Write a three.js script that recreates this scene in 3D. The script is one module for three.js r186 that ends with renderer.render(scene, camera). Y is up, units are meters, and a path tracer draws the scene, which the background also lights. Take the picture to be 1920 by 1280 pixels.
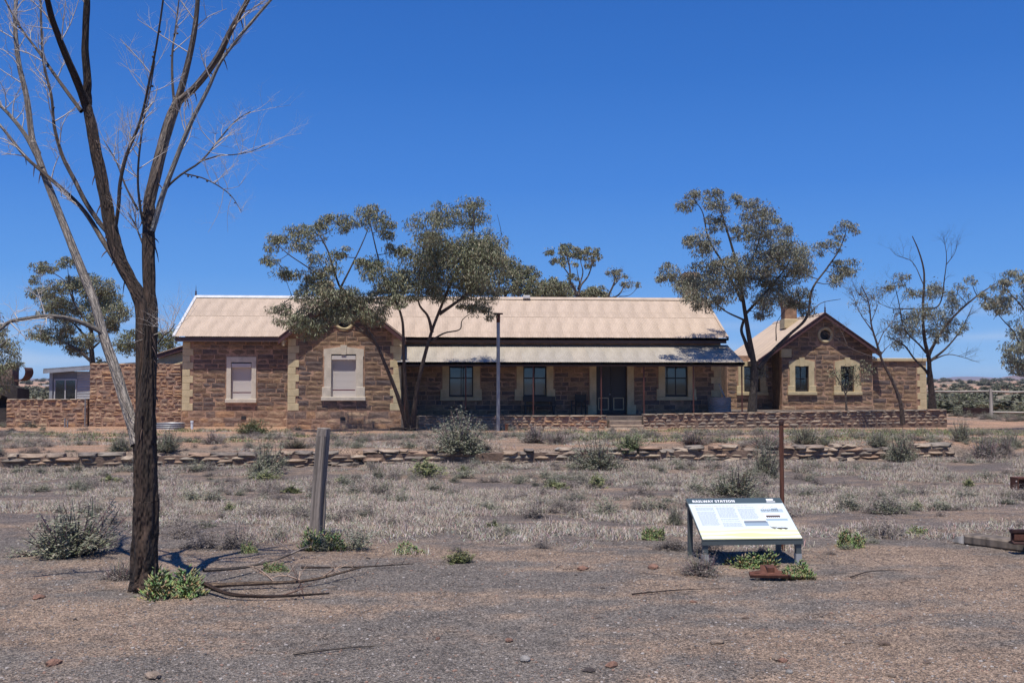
import * as THREE from 'three';
import { mergeGeometries } from 'three/addons/utils/BufferGeometryUtils.js';

// ---------- camera, sky, sun, exposure ----------
const scene = new THREE.Scene();
const camera = new THREE.PerspectiveCamera(37.24, 1.5, 0.1, 9000);
camera.position.set(0, 1.68, 0);
camera.rotation.x = Math.atan(78 / 1900);

// clear dry-country sky: colour by height above the horizon
const SKY = [[-90, .22, .17, .14], [-1, .30, .27, .27], [0, .34, .56, .86], [2.5, .225, .455, .85], [6, .125, .34, .80], [11, .070, .243, .71], [17, .042, .178, .59], [23, .030, .138, .50], [40, .017, .10, .42], [90, .013, .08, .36]];
function skyTexture() {
  const W = 1024, Hh = 1024, data = new Float32Array(W * Hh * 4);
  for (let j = 0; j < Hh; j++) {
    const e = -90 + 180 * (j + .5) / Hh; let k = 0;
    while (k < SKY.length - 2 && SKY[k + 1][0] < e) k++;
    const a = SKY[k], b = SKY[k + 1], t = Math.min(1, Math.max(0, (e - a[0]) / (b[0] - a[0])));
    for (let i = 0; i < W; i++) { // thin high cloud low over the horizon
      const o = (j * W + i) * 4, az = i / W * Math.PI * 2, band = e > .2 && e < 5 ? ss(.2, 1.2, e) * (1 - ss(1.8, 5, e)) : 0, wisp = band ? .3 * band * ss(.5, .75, fbm(Math.cos(az) * 9 + 20, Math.sin(az) * 9 + 20, e * 1.6, 4)) : 0;
      for (let c = 0; c < 3; c++) data[o + c] = lerp(a[c + 1] + (b[c + 1] - a[c + 1]) * t, [.72, .76, .84][c], wisp); data[o + 3] = 1;
    }
  }
  const t = new THREE.DataTexture(data, W, Hh, THREE.RGBAFormat, THREE.FloatType);
  t.mapping = THREE.EquirectangularReflectionMapping; t.magFilter = THREE.LinearFilter; t.minFilter = THREE.LinearFilter; t.needsUpdate = true;
  return t;
}

const sun = new THREE.DirectionalLight(new THREE.Color(1, .95, .87), 5);
sun.position.set(-8.5, 94.5, 31.5); sun.target.position.set(0, 0, -25);
sun.position.add(sun.target.position);
sun.castShadow = true; sun.shadow.mapSize.set(4096, 4096);
Object.assign(sun.shadow.camera, { left: -45, right: 45, top: 45, bottom: -45, near: 1, far: 250 });
scene.add(sun, sun.target);

const renderer = new THREE.WebGLRenderer({ antialias: true });
renderer.toneMapping = THREE.LinearToneMapping; renderer.toneMappingExposure = 1.0;
renderer.shadowMap.enabled = true;
scene.fog = new THREE.FogExp2(new THREE.Color(.55, .68, .88), 0.00016);

// ---------- helpers ----------
function rng(seed) { let a = seed >>> 0; return () => { a = (a + 0x6D2B79F5) | 0; let t = Math.imul(a ^ (a >>> 15), 1 | a); t = (t + Math.imul(t ^ (t >>> 7), 61 | t)) ^ t; return ((t ^ (t >>> 14)) >>> 0) / 4294967296; }; }
const R0 = rng(77), uni = (r, a, b) => a + (b - a) * r(), clamp = (x, a, b) => Math.min(b, Math.max(a, x)), lerp = (a, b, t) => a + (b - a) * t;
const ss = (a, b, x) => { const t = clamp((x - a) / (b - a), 0, 1); return t * t * (3 - 2 * t); };
function hash3(x, y, z) { let h = Math.imul(x, 374761393) ^ Math.imul(y, 668265263) ^ Math.imul(z, 1274126177); h = Math.imul(h ^ (h >>> 13), 1274126177); return ((h ^ (h >>> 16)) >>> 0) / 4294967296; }
function noise(x, y, z = 0) {
  const i = Math.floor(x), j = Math.floor(y), k = Math.floor(z), f = x - i, g = y - j, h = z - k;
  const u = f * f * (3 - 2 * f), v = g * g * (3 - 2 * g), w = h * h * (3 - 2 * h);
  const n = (a, b, c) => hash3(i + a, j + b, k + c);
  return lerp(lerp(lerp(n(0, 0, 0), n(1, 0, 0), u), lerp(n(0, 1, 0), n(1, 1, 0), u), v), lerp(lerp(n(0, 0, 1), n(1, 0, 1), u), lerp(n(0, 1, 1), n(1, 1, 1), u), v), w);
}
const fbm = (x, y, z, o = 4) => { let s = 0, a = .5, t = 0; for (let i = 0; i < o; i++) { s += a * noise(x, y, z + i * 7.3); t += a; a *= .5; x *= 2.03; y *= 2.03; z *= 2.03; } return s / t; };

scene.background = skyTexture(); scene.environment = scene.background;

const used = {};
function numbered(n) { used[n] = (used[n] ?? -1) + 1; return used[n] ? `${n}_${String(used[n]).padStart(3, '0')}` : n; }
function shadows(o) { o.traverse(m => { if (m.isMesh) { m.castShadow = true; m.receiveShadow = true; } }); return o; }
function tag(o, label, category, group, kind) { if (label) o.userData.label = label; if (category) o.userData.category = category; if (group) o.userData.group = group; if (kind) o.userData.kind = kind; return o; }
function thing(name, label, category, group) { const g = new THREE.Group(); g.name = numbered(name); scene.add(g); return tag(g, label, category, group); }
function mesh(name, geo, mat, parent) { const m = new THREE.Mesh(geo, mat); m.name = name; m.castShadow = m.receiveShadow = true; (parent ?? scene).add(m); return m; }
function structure(name, geo, mat) { const m = mesh(name, geo, mat); m.userData.kind = 'structure'; return m; }

// geometry collector: triangles and quads with optional colours and uvs
class GB {
  constructor() { this.p = []; this.n = []; this.u = []; this.c = []; this.i = []; }
  get count() { return this.p.length / 3; }
  v(x, y, z, u = 0, w = 0, c = null) { this.p.push(x, y, z); this.u.push(u, w); if (c) this.c.push(c[0], c[1], c[2]); return this.count - 1; }
  tri(a, b, c) { this.i.push(a, b, c); }
  quad(a, b, c, d) { this.i.push(a, b, c, a, c, d); }
  geo(flat = false) {
    let g = new THREE.BufferGeometry();
    g.setAttribute('position', new THREE.Float32BufferAttribute(this.p, 3));
    g.setAttribute('uv', new THREE.Float32BufferAttribute(this.u, 2));
    if (this.c.length === this.p.length) g.setAttribute('color', new THREE.Float32BufferAttribute(this.c, 3));
    g.setIndex(this.i); if (flat) g = g.toNonIndexed(); g.computeVertexNormals(); return g;
  }
}
// tapered, bent tube through points [x,y,z,r]; rough(angle, length, r) gives a radial offset
function tube(gb, pts, sides = 8, step = .12, rough = null, colour = null, cap = true) {
  const cv = new THREE.CatmullRomCurve3(pts.map(p => new THREE.Vector3(p[0], p[1], p[2])), false, 'centripetal');
  const len = cv.getLength(), n = clamp(Math.ceil(len / step), 2, 220);
  let up = new THREE.Vector3(.31, .1, .95), T = new THREE.Vector3(), N = new THREE.Vector3(), Bn = new THREE.Vector3(), P = new THREE.Vector3();
  const first = gb.count, out = [];
  for (let k = 0; k <= n; k++) {
    const t = k / n; cv.getPoint(t, P); cv.getTangent(t, T);
    const f = t * (pts.length - 1), a = Math.min(pts.length - 2, Math.floor(f)), r = lerp(pts[a][3], pts[a + 1][3], f - a);
    N.copy(up).addScaledVector(T, -up.dot(T)); if (N.lengthSq() < 1e-4) N.set(1, 0, 0).addScaledVector(T, -T.x); N.normalize(); up.copy(N); Bn.crossVectors(T, N);
    out.push([P.x, P.y, P.z, r]);
    for (let s = 0; s <= sides; s++) {
      const q = (s % sides) / sides * Math.PI * 2, rr = r + (rough ? rough(q, t * len, r) : 0), c = Math.cos(q) * rr, d = Math.sin(q) * rr;
      gb.v(P.x + N.x * c + Bn.x * d, P.y + N.y * c + Bn.y * d, P.z + N.z * c + Bn.z * d, s / sides * Math.max(1, Math.round(r * 8)) , t * len, colour ? colour(t * len, q, r) : null);
    }
  }
  const m = sides + 1;
  for (let k = 0; k < n; k++) for (let s = 0; s < sides; s++) { const a = first + k * m + s; gb.quad(a, a + 1, a + m + 1, a + m); }
  if (cap) { const e = pts[pts.length - 1], c0 = gb.v(e[0], e[1], e[2], .5, len, colour ? colour(len, 0, 0) : null), b = first + n * m; for (let s = 0; s < sides; s++) gb.tri(b + s, b + s + 1, c0); }
  return out;
}
const box = (x0, x1, y0, y1, z0, z1) => { const g = new THREE.BoxGeometry(x1 - x0, y1 - y0, z1 - z0); g.translate((x0 + x1) / 2, (y0 + y1) / 2, (z0 + z1) / 2); metric(g); return g; };
// box uv in metres
function metric(g) { const p = g.attributes.position, n = g.attributes.normal, u = g.attributes.uv; for (let i = 0; i < p.count; i++) { const ax = Math.abs(n.getX(i)), ay = Math.abs(n.getY(i)); if (ay > .7) u.setXY(i, p.getX(i), p.getZ(i)); else if (ax > .7) u.setXY(i, p.getZ(i), p.getY(i)); else u.setXY(i, p.getX(i), p.getY(i)); } return g; }
// box with chamfered edges
function cbox(x0, x1, y0, y1, z0, z1, b = .012) {
  const sh = new THREE.Shape(); const w = x1 - x0, h = y1 - y0; b = Math.min(b, w / 3, h / 3, (z1 - z0) / 3);
  sh.moveTo(b, 0); sh.lineTo(w - b, 0); sh.lineTo(w - b + .0001, 0); sh.lineTo(w - b, h - b * 0); sh.lineTo(b, h); sh.lineTo(b, 0);
  const s2 = new THREE.Shape([new THREE.Vector2(x0 + b, y0 + b), new THREE.Vector2(x1 - b, y0 + b), new THREE.Vector2(x1 - b, y1 - b), new THREE.Vector2(x0 + b, y1 - b)]);
  const g = new THREE.ExtrudeGeometry(s2, { depth: z1 - z0 - 2 * b, bevelEnabled: true, bevelThickness: b, bevelSize: b, bevelSegments: 1, steps: 1 });
  g.translate(0, 0, z0 + b); return g;
}
function prism(points, z0, z1) { const g = new THREE.ExtrudeGeometry(new THREE.Shape(points.map(p => new THREE.Vector2(p[0], p[1]))), { depth: z1 - z0, bevelEnabled: false }); g.translate(0, 0, z0); return g; }

// ---------- textures and materials ----------
function dataTex(w, h, f, srgb = true, rx = 1, ry = 1) {
  const d = new Uint8Array(w * h * 4);
  for (let j = 0; j < h; j++) for (let i = 0; i < w; i++) { const c = f(i, j), o = (j * w + i) * 4; d[o] = clamp(c[0], 0, 255); d[o + 1] = clamp(c[1], 0, 255); d[o + 2] = clamp(c[2], 0, 255); d[o + 3] = 255; }
  const t = new THREE.DataTexture(d, w, h); t.wrapS = t.wrapT = THREE.RepeatWrapping; t.magFilter = THREE.LinearFilter; t.minFilter = THREE.LinearMipmapLinearFilter; t.generateMipmaps = true;
  if (srgb) t.colorSpace = THREE.SRGBColorSpace; t.repeat.set(rx, ry); t.needsUpdate = true; return t;
}
// tiling value noise on a torus of n cells
function tnoise(u, v, n, s) { const x = u * n, y = v * n, i = Math.floor(x), j = Math.floor(y), f = x - i, g = y - j, a = f * f * (3 - 2 * f), b = g * g * (3 - 2 * g), m = q => ((q % n) + n) % n; return lerp(lerp(hash3(m(i), m(j), s), hash3(m(i + 1), m(j), s), a), lerp(hash3(m(i), m(j + 1), s), hash3(m(i + 1), m(j + 1), s), a), b); }
const grey = v => [v, v, v];
const stoneTex = dataTex(256, 256, (i, j) => { const u = i / 256, v = j / 256; const n = .5 * tnoise(u, v, 7, 1) + .3 * tnoise(u, v, 22, 2) + .35 * tnoise(u, v, 70, 3); return grey(200 + 100 * (n - .5)); });
const stoneBump = dataTex(256, 256, (i, j) => { const u = i / 256, v = j / 256; return grey(255 * clamp(.45 * tnoise(u, v, 9, 4) + .35 * tnoise(u, v, 30, 5) + .2 * tnoise(u, v, 90, 6), 0, 1)); }, false);
const plasterTex = dataTex(256, 256, (i, j) => { const u = i / 256, v = j / 256; const n = .6 * tnoise(u, v, 5, 11) + .3 * tnoise(u, v, 24, 12) + .2 * tnoise(u, v, 80, 13); return grey(222 + 50 * (n - .55)); });
const ironTex = dataTex(256, 512, (i, j) => { const u = i / 256, v = j / 512; const st = tnoise(u, v * .12, 40, 21), n = .5 * tnoise(u, v, 6, 22) + .35 * tnoise(u, v, 30, 23) + .15 * st; return [232 + 46 * (n - .55), 230 + 48 * (n - .55), 228 + 52 * (n - .55)]; });
const barkTex = dataTex(256, 512, (i, j) => { const u = i / 256, v = j / 512; const a = tnoise(u, v * .25, 36, 31), b = tnoise(u, v * .5, 14, 32), c = tnoise(u, v, 60, 33); const k = .5 * a + .35 * b + .25 * c; return [185 + 150 * (k - .55), 182 + 145 * (k - .55), 178 + 140 * (k - .55)]; });
const barkBump = dataTex(256, 512, (i, j) => { const u = i / 256, v = j / 512; return grey(255 * clamp(.6 * tnoise(u, v * .25, 30, 31) + .4 * tnoise(u, v * .5, 60, 34), 0, 1)); }, false);
const woodTex = dataTex(128, 512, (i, j) => { const u = i / 128, v = j / 512; const a = tnoise(u, v * .06, 40, 41), b = tnoise(u, v * .15, 18, 42), c = tnoise(u, v, 40, 43); const k = .5 * a + .35 * b + .15 * c; return grey(180 + 130 * (k - .5)); });
const woodBump = dataTex(128, 512, (i, j) => { const u = i / 128, v = j / 512; return grey(255 * (.7 * tnoise(u, v * .06, 40, 41) + .3 * tnoise(u, v * .15, 18, 42))); }, false);
const rustTex = dataTex(256, 256, (i, j) => { const u = i / 256, v = j / 256; const n = .5 * tnoise(u, v, 8, 51) + .35 * tnoise(u, v, 30, 52) + .3 * tnoise(u, v, 90, 53); return [200 + 120 * (n - .55), 190 + 130 * (n - .55), 185 + 130 * (n - .55)]; });
const gravelTex = dataTex(1024, 1024, (i, j) => {
  const u = i / 1024, v = j / 1024, a = tnoise(u, v, 300, 61), b = tnoise(u, v, 130, 62), c = tnoise(u, v, 28, 63), d = tnoise(u, v, 9, 64);
  let k = 192 + 150 * (a - .5) + 110 * (b - .5) + 36 * (c - .5) + 20 * (d - .5), w = 0;
  const s = hash3(i >> 1, j >> 1, 65); if (s > .985) { k += 50; w = 4; } else if (s < .05) k -= 60;
  return [k + 3 + w, k, k - 2 + w];
});
const gravelBump = dataTex(1024, 1024, (i, j) => { const u = i / 1024, v = j / 1024; return grey(255 * clamp(.5 * tnoise(u, v, 300, 61) + .35 * tnoise(u, v, 130, 62) + .15 * tnoise(u, v, 28, 63), 0, 1)); }, false);

const col = (r, g, b) => new THREE.Color().setRGB(r, g, b);
const M = (r, g, b, o = {}) => new THREE.MeshStandardMaterial({ color: col(r, g, b), roughness: .9, ...o });
const stoneOpt = { map: stoneTex, bumpMap: stoneBump, bumpScale: .012, roughness: .95 };
const tone = a => a.map(c => M(c[0] * 1.75, c[1] * 1.75, c[2] * 1.75, stoneOpt));
const FACADE_C = [[.195, .13, .084], [.15, .103, .074], [.228, .148, .09], [.175, .12, .09], [.13, .09, .072], [.27, .175, .105], [.185, .115, .072], [.115, .085, .075]];
const RUBBLE_C = [[.35, .205, .115], [.28, .165, .10], [.23, .145, .098], [.33, .22, .145], [.40, .27, .17], [.19, .13, .10]];
const SLAB_C = [[.28, .205, .148], [.225, .17, .13], [.165, .135, .112], [.27, .18, .125], [.215, .18, .145], [.32, .25, .185]];
const FACADE = tone(FACADE_C), RUBBLE = tone(RUBBLE_C), SLAB = tone(SLAB_C);
const stoneVC = new THREE.MeshStandardMaterial({ ...stoneOpt, vertexColors: true });
const mortar = M(.60, .37, .25, stoneOpt), earthFill = M(.30, .2, .145, stoneOpt);
const cream = M(.74, .60, .36, { map: plasterTex, roughness: .8 }), creamPale = M(.80, .70, .56, { map: plasterTex, roughness: .75 });
const maroon = M(.085, .035, .035, { roughness: .6 }), brownPaint = M(.07, .04, .035, { roughness: .6 }), redPost = M(.15, .05, .042, { roughness: .7, map: rustTex });
const ironTan = [M(.63, .50, .383, { map: ironTex, roughness: .55 }), M(.61, .485, .373, { map: ironTex, roughness: .55 }), M(.645, .512, .392, { map: ironTex, roughness: .55 })];
const ironGrey = [M(.53, .475, .385, { map: ironTex, roughness: .5 }), M(.51, .46, .38, { map: ironTex, roughness: .5 }), M(.55, .485, .39, { map: ironTex, roughness: .5 })];
const zinc = M(.55, .57, .59, { map: ironTex, roughness: .4, metalness: .35 }), zincDull = M(.30, .31, .33, { map: ironTex, roughness: .55, metalness: .3 }), whiteCap = M(.72, .73, .74, { map: ironTex, roughness: .5 });
const gutterGrey = M(.16, .16, .175, { roughness: .5 });
const shutterMat = M(.60, .545, .50, { roughness: .55 }), shutterTrim = M(.12, .03, .045, { roughness: .55 });
const glass = new THREE.MeshPhysicalMaterial({ color: col(.9, .95, .95), roughness: .03, transmission: 1, thickness: 0, ior: 1.5 });
const darkWood = M(.025, .022, .022, { roughness: .5 }), curtain = M(.3, .3, .29), roomPlaster = M(.42, .39, .34), slabFloor = M(.24, .19, .155, stoneOpt);
const rust = M(.20, .085, .055, { map: rustTex, roughness: .95 }), rustDark = M(.085, .04, .035, { map: rustTex, roughness: .9 });
const greyWood = M(.52, .43, .36, { map: woodTex, bumpMap: woodBump, bumpScale: .008 }), paleWood = M(.86, .78, .68, { map: woodTex, bumpMap: woodBump, bumpScale: .004 });
const leafMat = new THREE.MeshStandardMaterial({ vertexColors: true, roughness: .62, side: THREE.DoubleSide });
const dryMat = new THREE.MeshStandardMaterial({ vertexColors: true, roughness: .9, side: THREE.DoubleSide });
const barkVC = new THREE.MeshStandardMaterial({ vertexColors: true, map: barkTex, bumpMap: barkBump, bumpScale: .035, roughness: .95 });
const twigVC = new THREE.MeshStandardMaterial({ vertexColors: true, roughness: .9 });

// ---------- ground ----------
const wallD = x => 24 + (x + 11.8) * .145;       // distance of the platform edge wall from the camera line
function height(x, z) {
  const d = -z, w = wallD(x), e = Math.max(0, -12.4 - x, x - 12.2), wid = .35 + Math.min(6, e * 2), h = (wid - .35) / 2;
  const f = -.36 * ss(9.5, 22, d), b = -.3 * ss(w + 2, 43, d), t = ss(w + .08 - h, w + .08 + wid - h, d);
  const near = 1 - ss(60, 140, d);
  return f + (b - f) * t + 4 * ss(200, 900, d) + (near * .04) * (fbm(x * .9 + 40, z * .9 + 300, 3, 3) - .5) + (d < 16 ? .022 * (fbm(x * 4 + 4, z * 5 + 30, 7, 3) - .5) : 0) + ss(60, 200, d) * .8 * (fbm(x * .02 + 9, z * .02 + 90, 5, 2) - .5);
}
function groundColour(x, z) {
  const d = -z, n1 = fbm(x * .5 + 20, z * .9 + 220, 1, 4), n2 = fbm(x * 1.5 + 7, z * 4.2 + 77, 2, 4), n3 = fbm(x * .16 + 3, z * .16 + 33, 4, 3);
  const gravel = [.153, .133, .114], soil = [.243, .177, .127], sand = [.40, .245, .155], dark = [.125, .098, .086];
  const n4 = d < 26 ? fbm(x * 7 + 3, z * 9 + 41, 5, 3) : .5; let s = ss(.43, .6, n1 * .46 + n2 * .36 + n4 * .18);
  let c = gravel.map((g, i) => lerp(g, soil[i], s));
  const inner = ss(9.5, 13, d) * (1 - ss(wallD(x) - .5, wallD(x), d)), tr = ss(wallD(x), wallD(x) + 1, d);
  c = c.map((v, i) => lerp(v, lerp(dark[i], soil[i], s), inner * .6));
  c = c.map((v, i) => lerp(v, lerp(soil[i], sand[i], ss(.35, .62, n3 * .5 + n1 * .5 + .3 * ss(-5, -12, x) * ss(26, 32, d))), tr * .92));
  const far = ss(58, 110, d), nf = fbm(x * .05, z * .03, 8, 4);
  c = c.map((v, i) => lerp(v, lerp([.36, .215, .14][i], [.17, .15, .10][i], ss(.42, .62, nf)), far));
  const k = .88 + .24 * n2; return c.map(v => v * k * 2.12);
}
{
  const gb = new GB(), ds = []; let d = -9;
  while (d < 70) { ds.push(d); d += d < 4 ? .3 : Math.max(.06, .0095 * d); }
  while (d < 4200) { ds.push(d); d *= 1.06; }
  ds.push(5200);
  const nx = 480;
  for (const dd of ds) { const w = .95 * Math.max(dd, 0) + 12; for (let i = 0; i <= nx; i++) { const q = i / nx * 2 - 1, x = w * (.6 * q + .4 * q * q * q), z = -dd; gb.v(x, height(x, z), z, x / 1.7, z / 1.7, groundColour(x, z)); } }
  for (let r = 0; r < ds.length - 1; r++) for (let i = 0; i < nx; i++) { const a = r * (nx + 1) + i; gb.quad(a, a + 1, a + nx + 2, a + nx + 1); }
  structure('ground', gb.geo(), new THREE.MeshStandardMaterial({ vertexColors: true, map: gravelTex, bumpMap: gravelBump, bumpScale: .03, roughness: .97 }));
}
// far hills beyond the plain
function hill(x0, x1, d, base, peaks, seed, c) {
  const gb = new GB(), n = 120, rows = 7;
  for (let r = 0; r <= rows; r++) for (let i = 0; i <= n; i++) {
    const x = lerp(x0, x1, i / n), t = r / rows; let h = 0;
    for (const [px, ph, pw] of peaks) h = Math.max(h, ph * Math.exp(-Math.pow(Math.abs(x - px) / pw, 1.7)));
    h *= .86 + .28 * fbm(x * .004, seed, 1, 4) ;
    const e = ss(0, .08, i / n) * (1 - ss(.92, 1, i / n)), k = Math.sin(Math.min(1, t * 1.05) * Math.PI / 2);
    const y = base + h * e * k, z = -d + (1 - t) * 420 - 30 * fbm(x * .01, t * 4, seed, 3), v = .85 + .4 * fbm(x * .013, t * 5, seed + 3, 3);
    gb.v(x, t === 0 ? base - 6 : y, z, x / 30, t * 8, c.map(q => q * v));
  }
  for (let r = 0; r < rows; r++) for (let i = 0; i < n; i++) { const a = r * (n + 1) + i; gb.quad(a, a + 1, a + n + 2, a + n + 1); }
  return structure(numbered('hill'), gb.geo(), new THREE.MeshStandardMaterial({ vertexColors: true, roughness: 1 }));
}
hill(300, 2600, 3100, 2, [[1385, 20, 120], [1800, 12, 500]], 1, [.17, .12, .13]);
hill(800, 2300, 2500, 2, [[1255, 20, 75], [1650, 13, 330]], 2, [.21, .135, .115]);
hill(-2600, 900, 3300, 2, [[-1500, 14, 700], [-300, 9, 500]], 3, [.17, .125, .13]);
// ---------- measured shapes of trees and places of plants, metres ----------
const TALL = { base: [-2.98, 0.01, -8.30],
 limbs: [[0.1009,0.017,0.001,-0.034,0,-0.014,0.446,-0.008,-0.023,0.877,-0.015,-0.027,1.312,-0.022,-0.019,1.748,-0.029,-0.025,2.232,-0.037],
  [0.06264,0.03825,-0.034,1.181,-0.022,-0.062,1.573,-0.081,-0.091,1.927,-0.134,-0.151,2.355,-0.197,-0.252,2.561,-0.23,-0.346,2.731,-0.257,-0.453,3.015,-0.299,-0.512,3.26,-0.334,-0.576,3.502,-0.368,-0.635,3.738,-0.401,-0.693,3.956,-0.431,-0.753,4.141,-0.457],
  [0.0609,0.03825,-0.012,1.181,-0.022,-0.027,1.572,-0.095,-0.046,1.928,-0.16,-0.071,2.244,-0.217,-0.107,2.584,-0.277,-0.135,2.892,-0.331,-0.151,3.105,-0.367,-0.152,3.291,-0.399,-0.091,3.653,-0.462,-0.028,4.003,-0.521,0.025,4.187,-0.553],
  [0.05046,0.0289,-0.095,1.181,-0.022,-0.139,1.31,-0.063,-0.22,1.484,-0.118,-0.355,1.79,-0.214,-0.476,2.045,-0.292,-0.624,2.394,-0.396,-0.763,2.661,-0.475,-0.996,3.111,-0.606,-1.215,3.535,-0.726,-1.376,3.876,-0.818],
  [0.02958,0.0153,-1.33,3.764,-0.818,-1.388,3.882,-0.844,-1.498,4.32,-0.934,-1.605,4.645,-1,-1.684,5.023,-1.074,-1.717,5.446,-1.155,-1.727,5.952,-1.25],
  [0.02262,0.0119,-1.245,3.612,-0.726,-1.334,3.756,-0.786,-1.468,3.947,-0.867,-1.648,4.143,-0.956,-1.777,4.258,-1.014,-2.162,4.53,-1.166],
  [0.0348,0.017,-0.734,4.103,-0.457,-0.783,4.317,-0.325,-0.836,4.535,-0.185,-0.877,4.761,-0.038,-0.866,5.022,0.13,-0.841,5.392,0.384],
  [0.03654,0.0187,-0.739,4.127,-0.457,-0.73,4.313,-0.451,-0.754,4.621,-0.44,-0.741,5.013,-0.426,-0.714,5.387,-0.413,-0.753,5.854,-0.396],
  [0.0261,0.0102,-0.32,2.628,-0.23,-0.417,2.758,-0.288,-0.526,2.895,-0.349,-0.767,3.199,-0.484,-1.186,3.546,-0.663,-1.41,3.725,-0.755,-1.712,4.042,-0.894,-2.034,4.337,-1.028],
  [0.02262,0.0085,-0.463,2.941,-0.349,-0.568,3.058,-0.367,-0.706,3.248,-0.392,-0.806,3.428,-0.414,-0.933,3.654,-0.442,-1.026,3.924,-0.473,-1.068,4.196,-0.502,-1.155,4.496,-0.535,-1.202,4.843,-0.572,-1.241,5.28,-0.618],
  [0.01914,0.0068,-0.784,4.056,-0.457,-0.921,4.218,-0.529,-1.06,4.383,-0.601,-1.272,4.645,-0.711,-1.52,4.937,-0.834,-1.746,5.268,-0.96],
  [0.0174,0.00595,-0.412,2.979,-0.299,-0.356,3.195,-0.229,-0.322,3.379,-0.169,-0.233,3.614,-0.089,-0.103,3.844,-0.005,0.019,4.182,0.115,0.098,4.422,0.201,0.184,4.73,0.313,0.239,4.955,0.397],
  [0.03132,0.0153,0.025,4.178,-0.553,0.1,4.451,-0.544,0.165,4.763,-0.534,0.197,5.051,-0.525,0.205,5.477,-0.512],
  [0.03306,0.017,0.011,4.154,-0.553,0.197,4.284,-0.496,0.416,4.522,-0.41,0.538,4.721,-0.347,0.699,4.953,-0.269,0.893,5.238,-0.172],
  [0.0261,0.0102,-0.105,2.984,-0.331,-0.08,3.076,-0.334,-0.021,3.303,-0.341,0.077,3.587,-0.35,0.198,3.914,-0.361,0.343,4.224,-0.372,0.448,4.465,-0.38,0.592,4.67,-0.388,0.859,5.004,-0.402,1.023,5.196,-0.409],
  [0.01218,0.0034,-0.03,3.284,-0.341,0.021,3.378,-0.349,0.13,3.482,-0.361,0.285,3.592,-0.376,0.394,3.726,-0.389,0.491,3.859,-0.402,0.593,3.974,-0.414,0.705,4.047,-0.424],
  [0.00696,0.00255,0.162,3.487,-0.361,0.339,3.434,-0.282,0.515,3.339,-0.195,0.633,3.245,-0.128,0.731,3.111,-0.054],
  [0.00696,0.00255,0.308,3.606,-0.376,0.458,3.638,-0.333,0.606,3.638,-0.292,0.754,3.656,-0.251,0.886,3.701,-0.211],
  [0.01218,0.00425,-0.164,2.984,-0.331,-0.189,3.138,-0.293,-0.194,3.43,-0.221,-0.123,3.834,-0.121,-0.038,4.128,-0.046,0.019,4.352,0.012],
  [0.01044,0.0034,-0.171,2.846,-0.331,-0.225,2.944,-0.374,-0.293,3.068,-0.428,-0.367,3.169,-0.474],
  [0.01392,0.00425,-0.003,4.13,-0.553,-0.044,4.362,-0.611,-0.072,4.655,-0.683,-0.065,4.942,-0.752,-0.061,5.267,-0.829],
  [0.02262,0.0119,-0.499,2.104,-0.292,-0.529,2.13,-0.276,-0.658,2.199,-0.214,-0.763,2.232,-0.167,-0.904,2.241,-0.104,-1.038,2.215,-0.043,-1.149,2.185,0.008,-1.2,2.126,0.042,-1.366,2.005,0.135],
  [0.01044,0.0034,-0.216,3.161,-0.293,-0.352,3.381,-0.365,-0.461,3.605,-0.433,-0.597,3.808,-0.499],
  [0.0087,0.0034,0.019,2.017,-0.16,0.073,2.082,-0.129,0.135,2.116,-0.104,0.188,2.177,-0.074]],
 clumps: [] };
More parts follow.
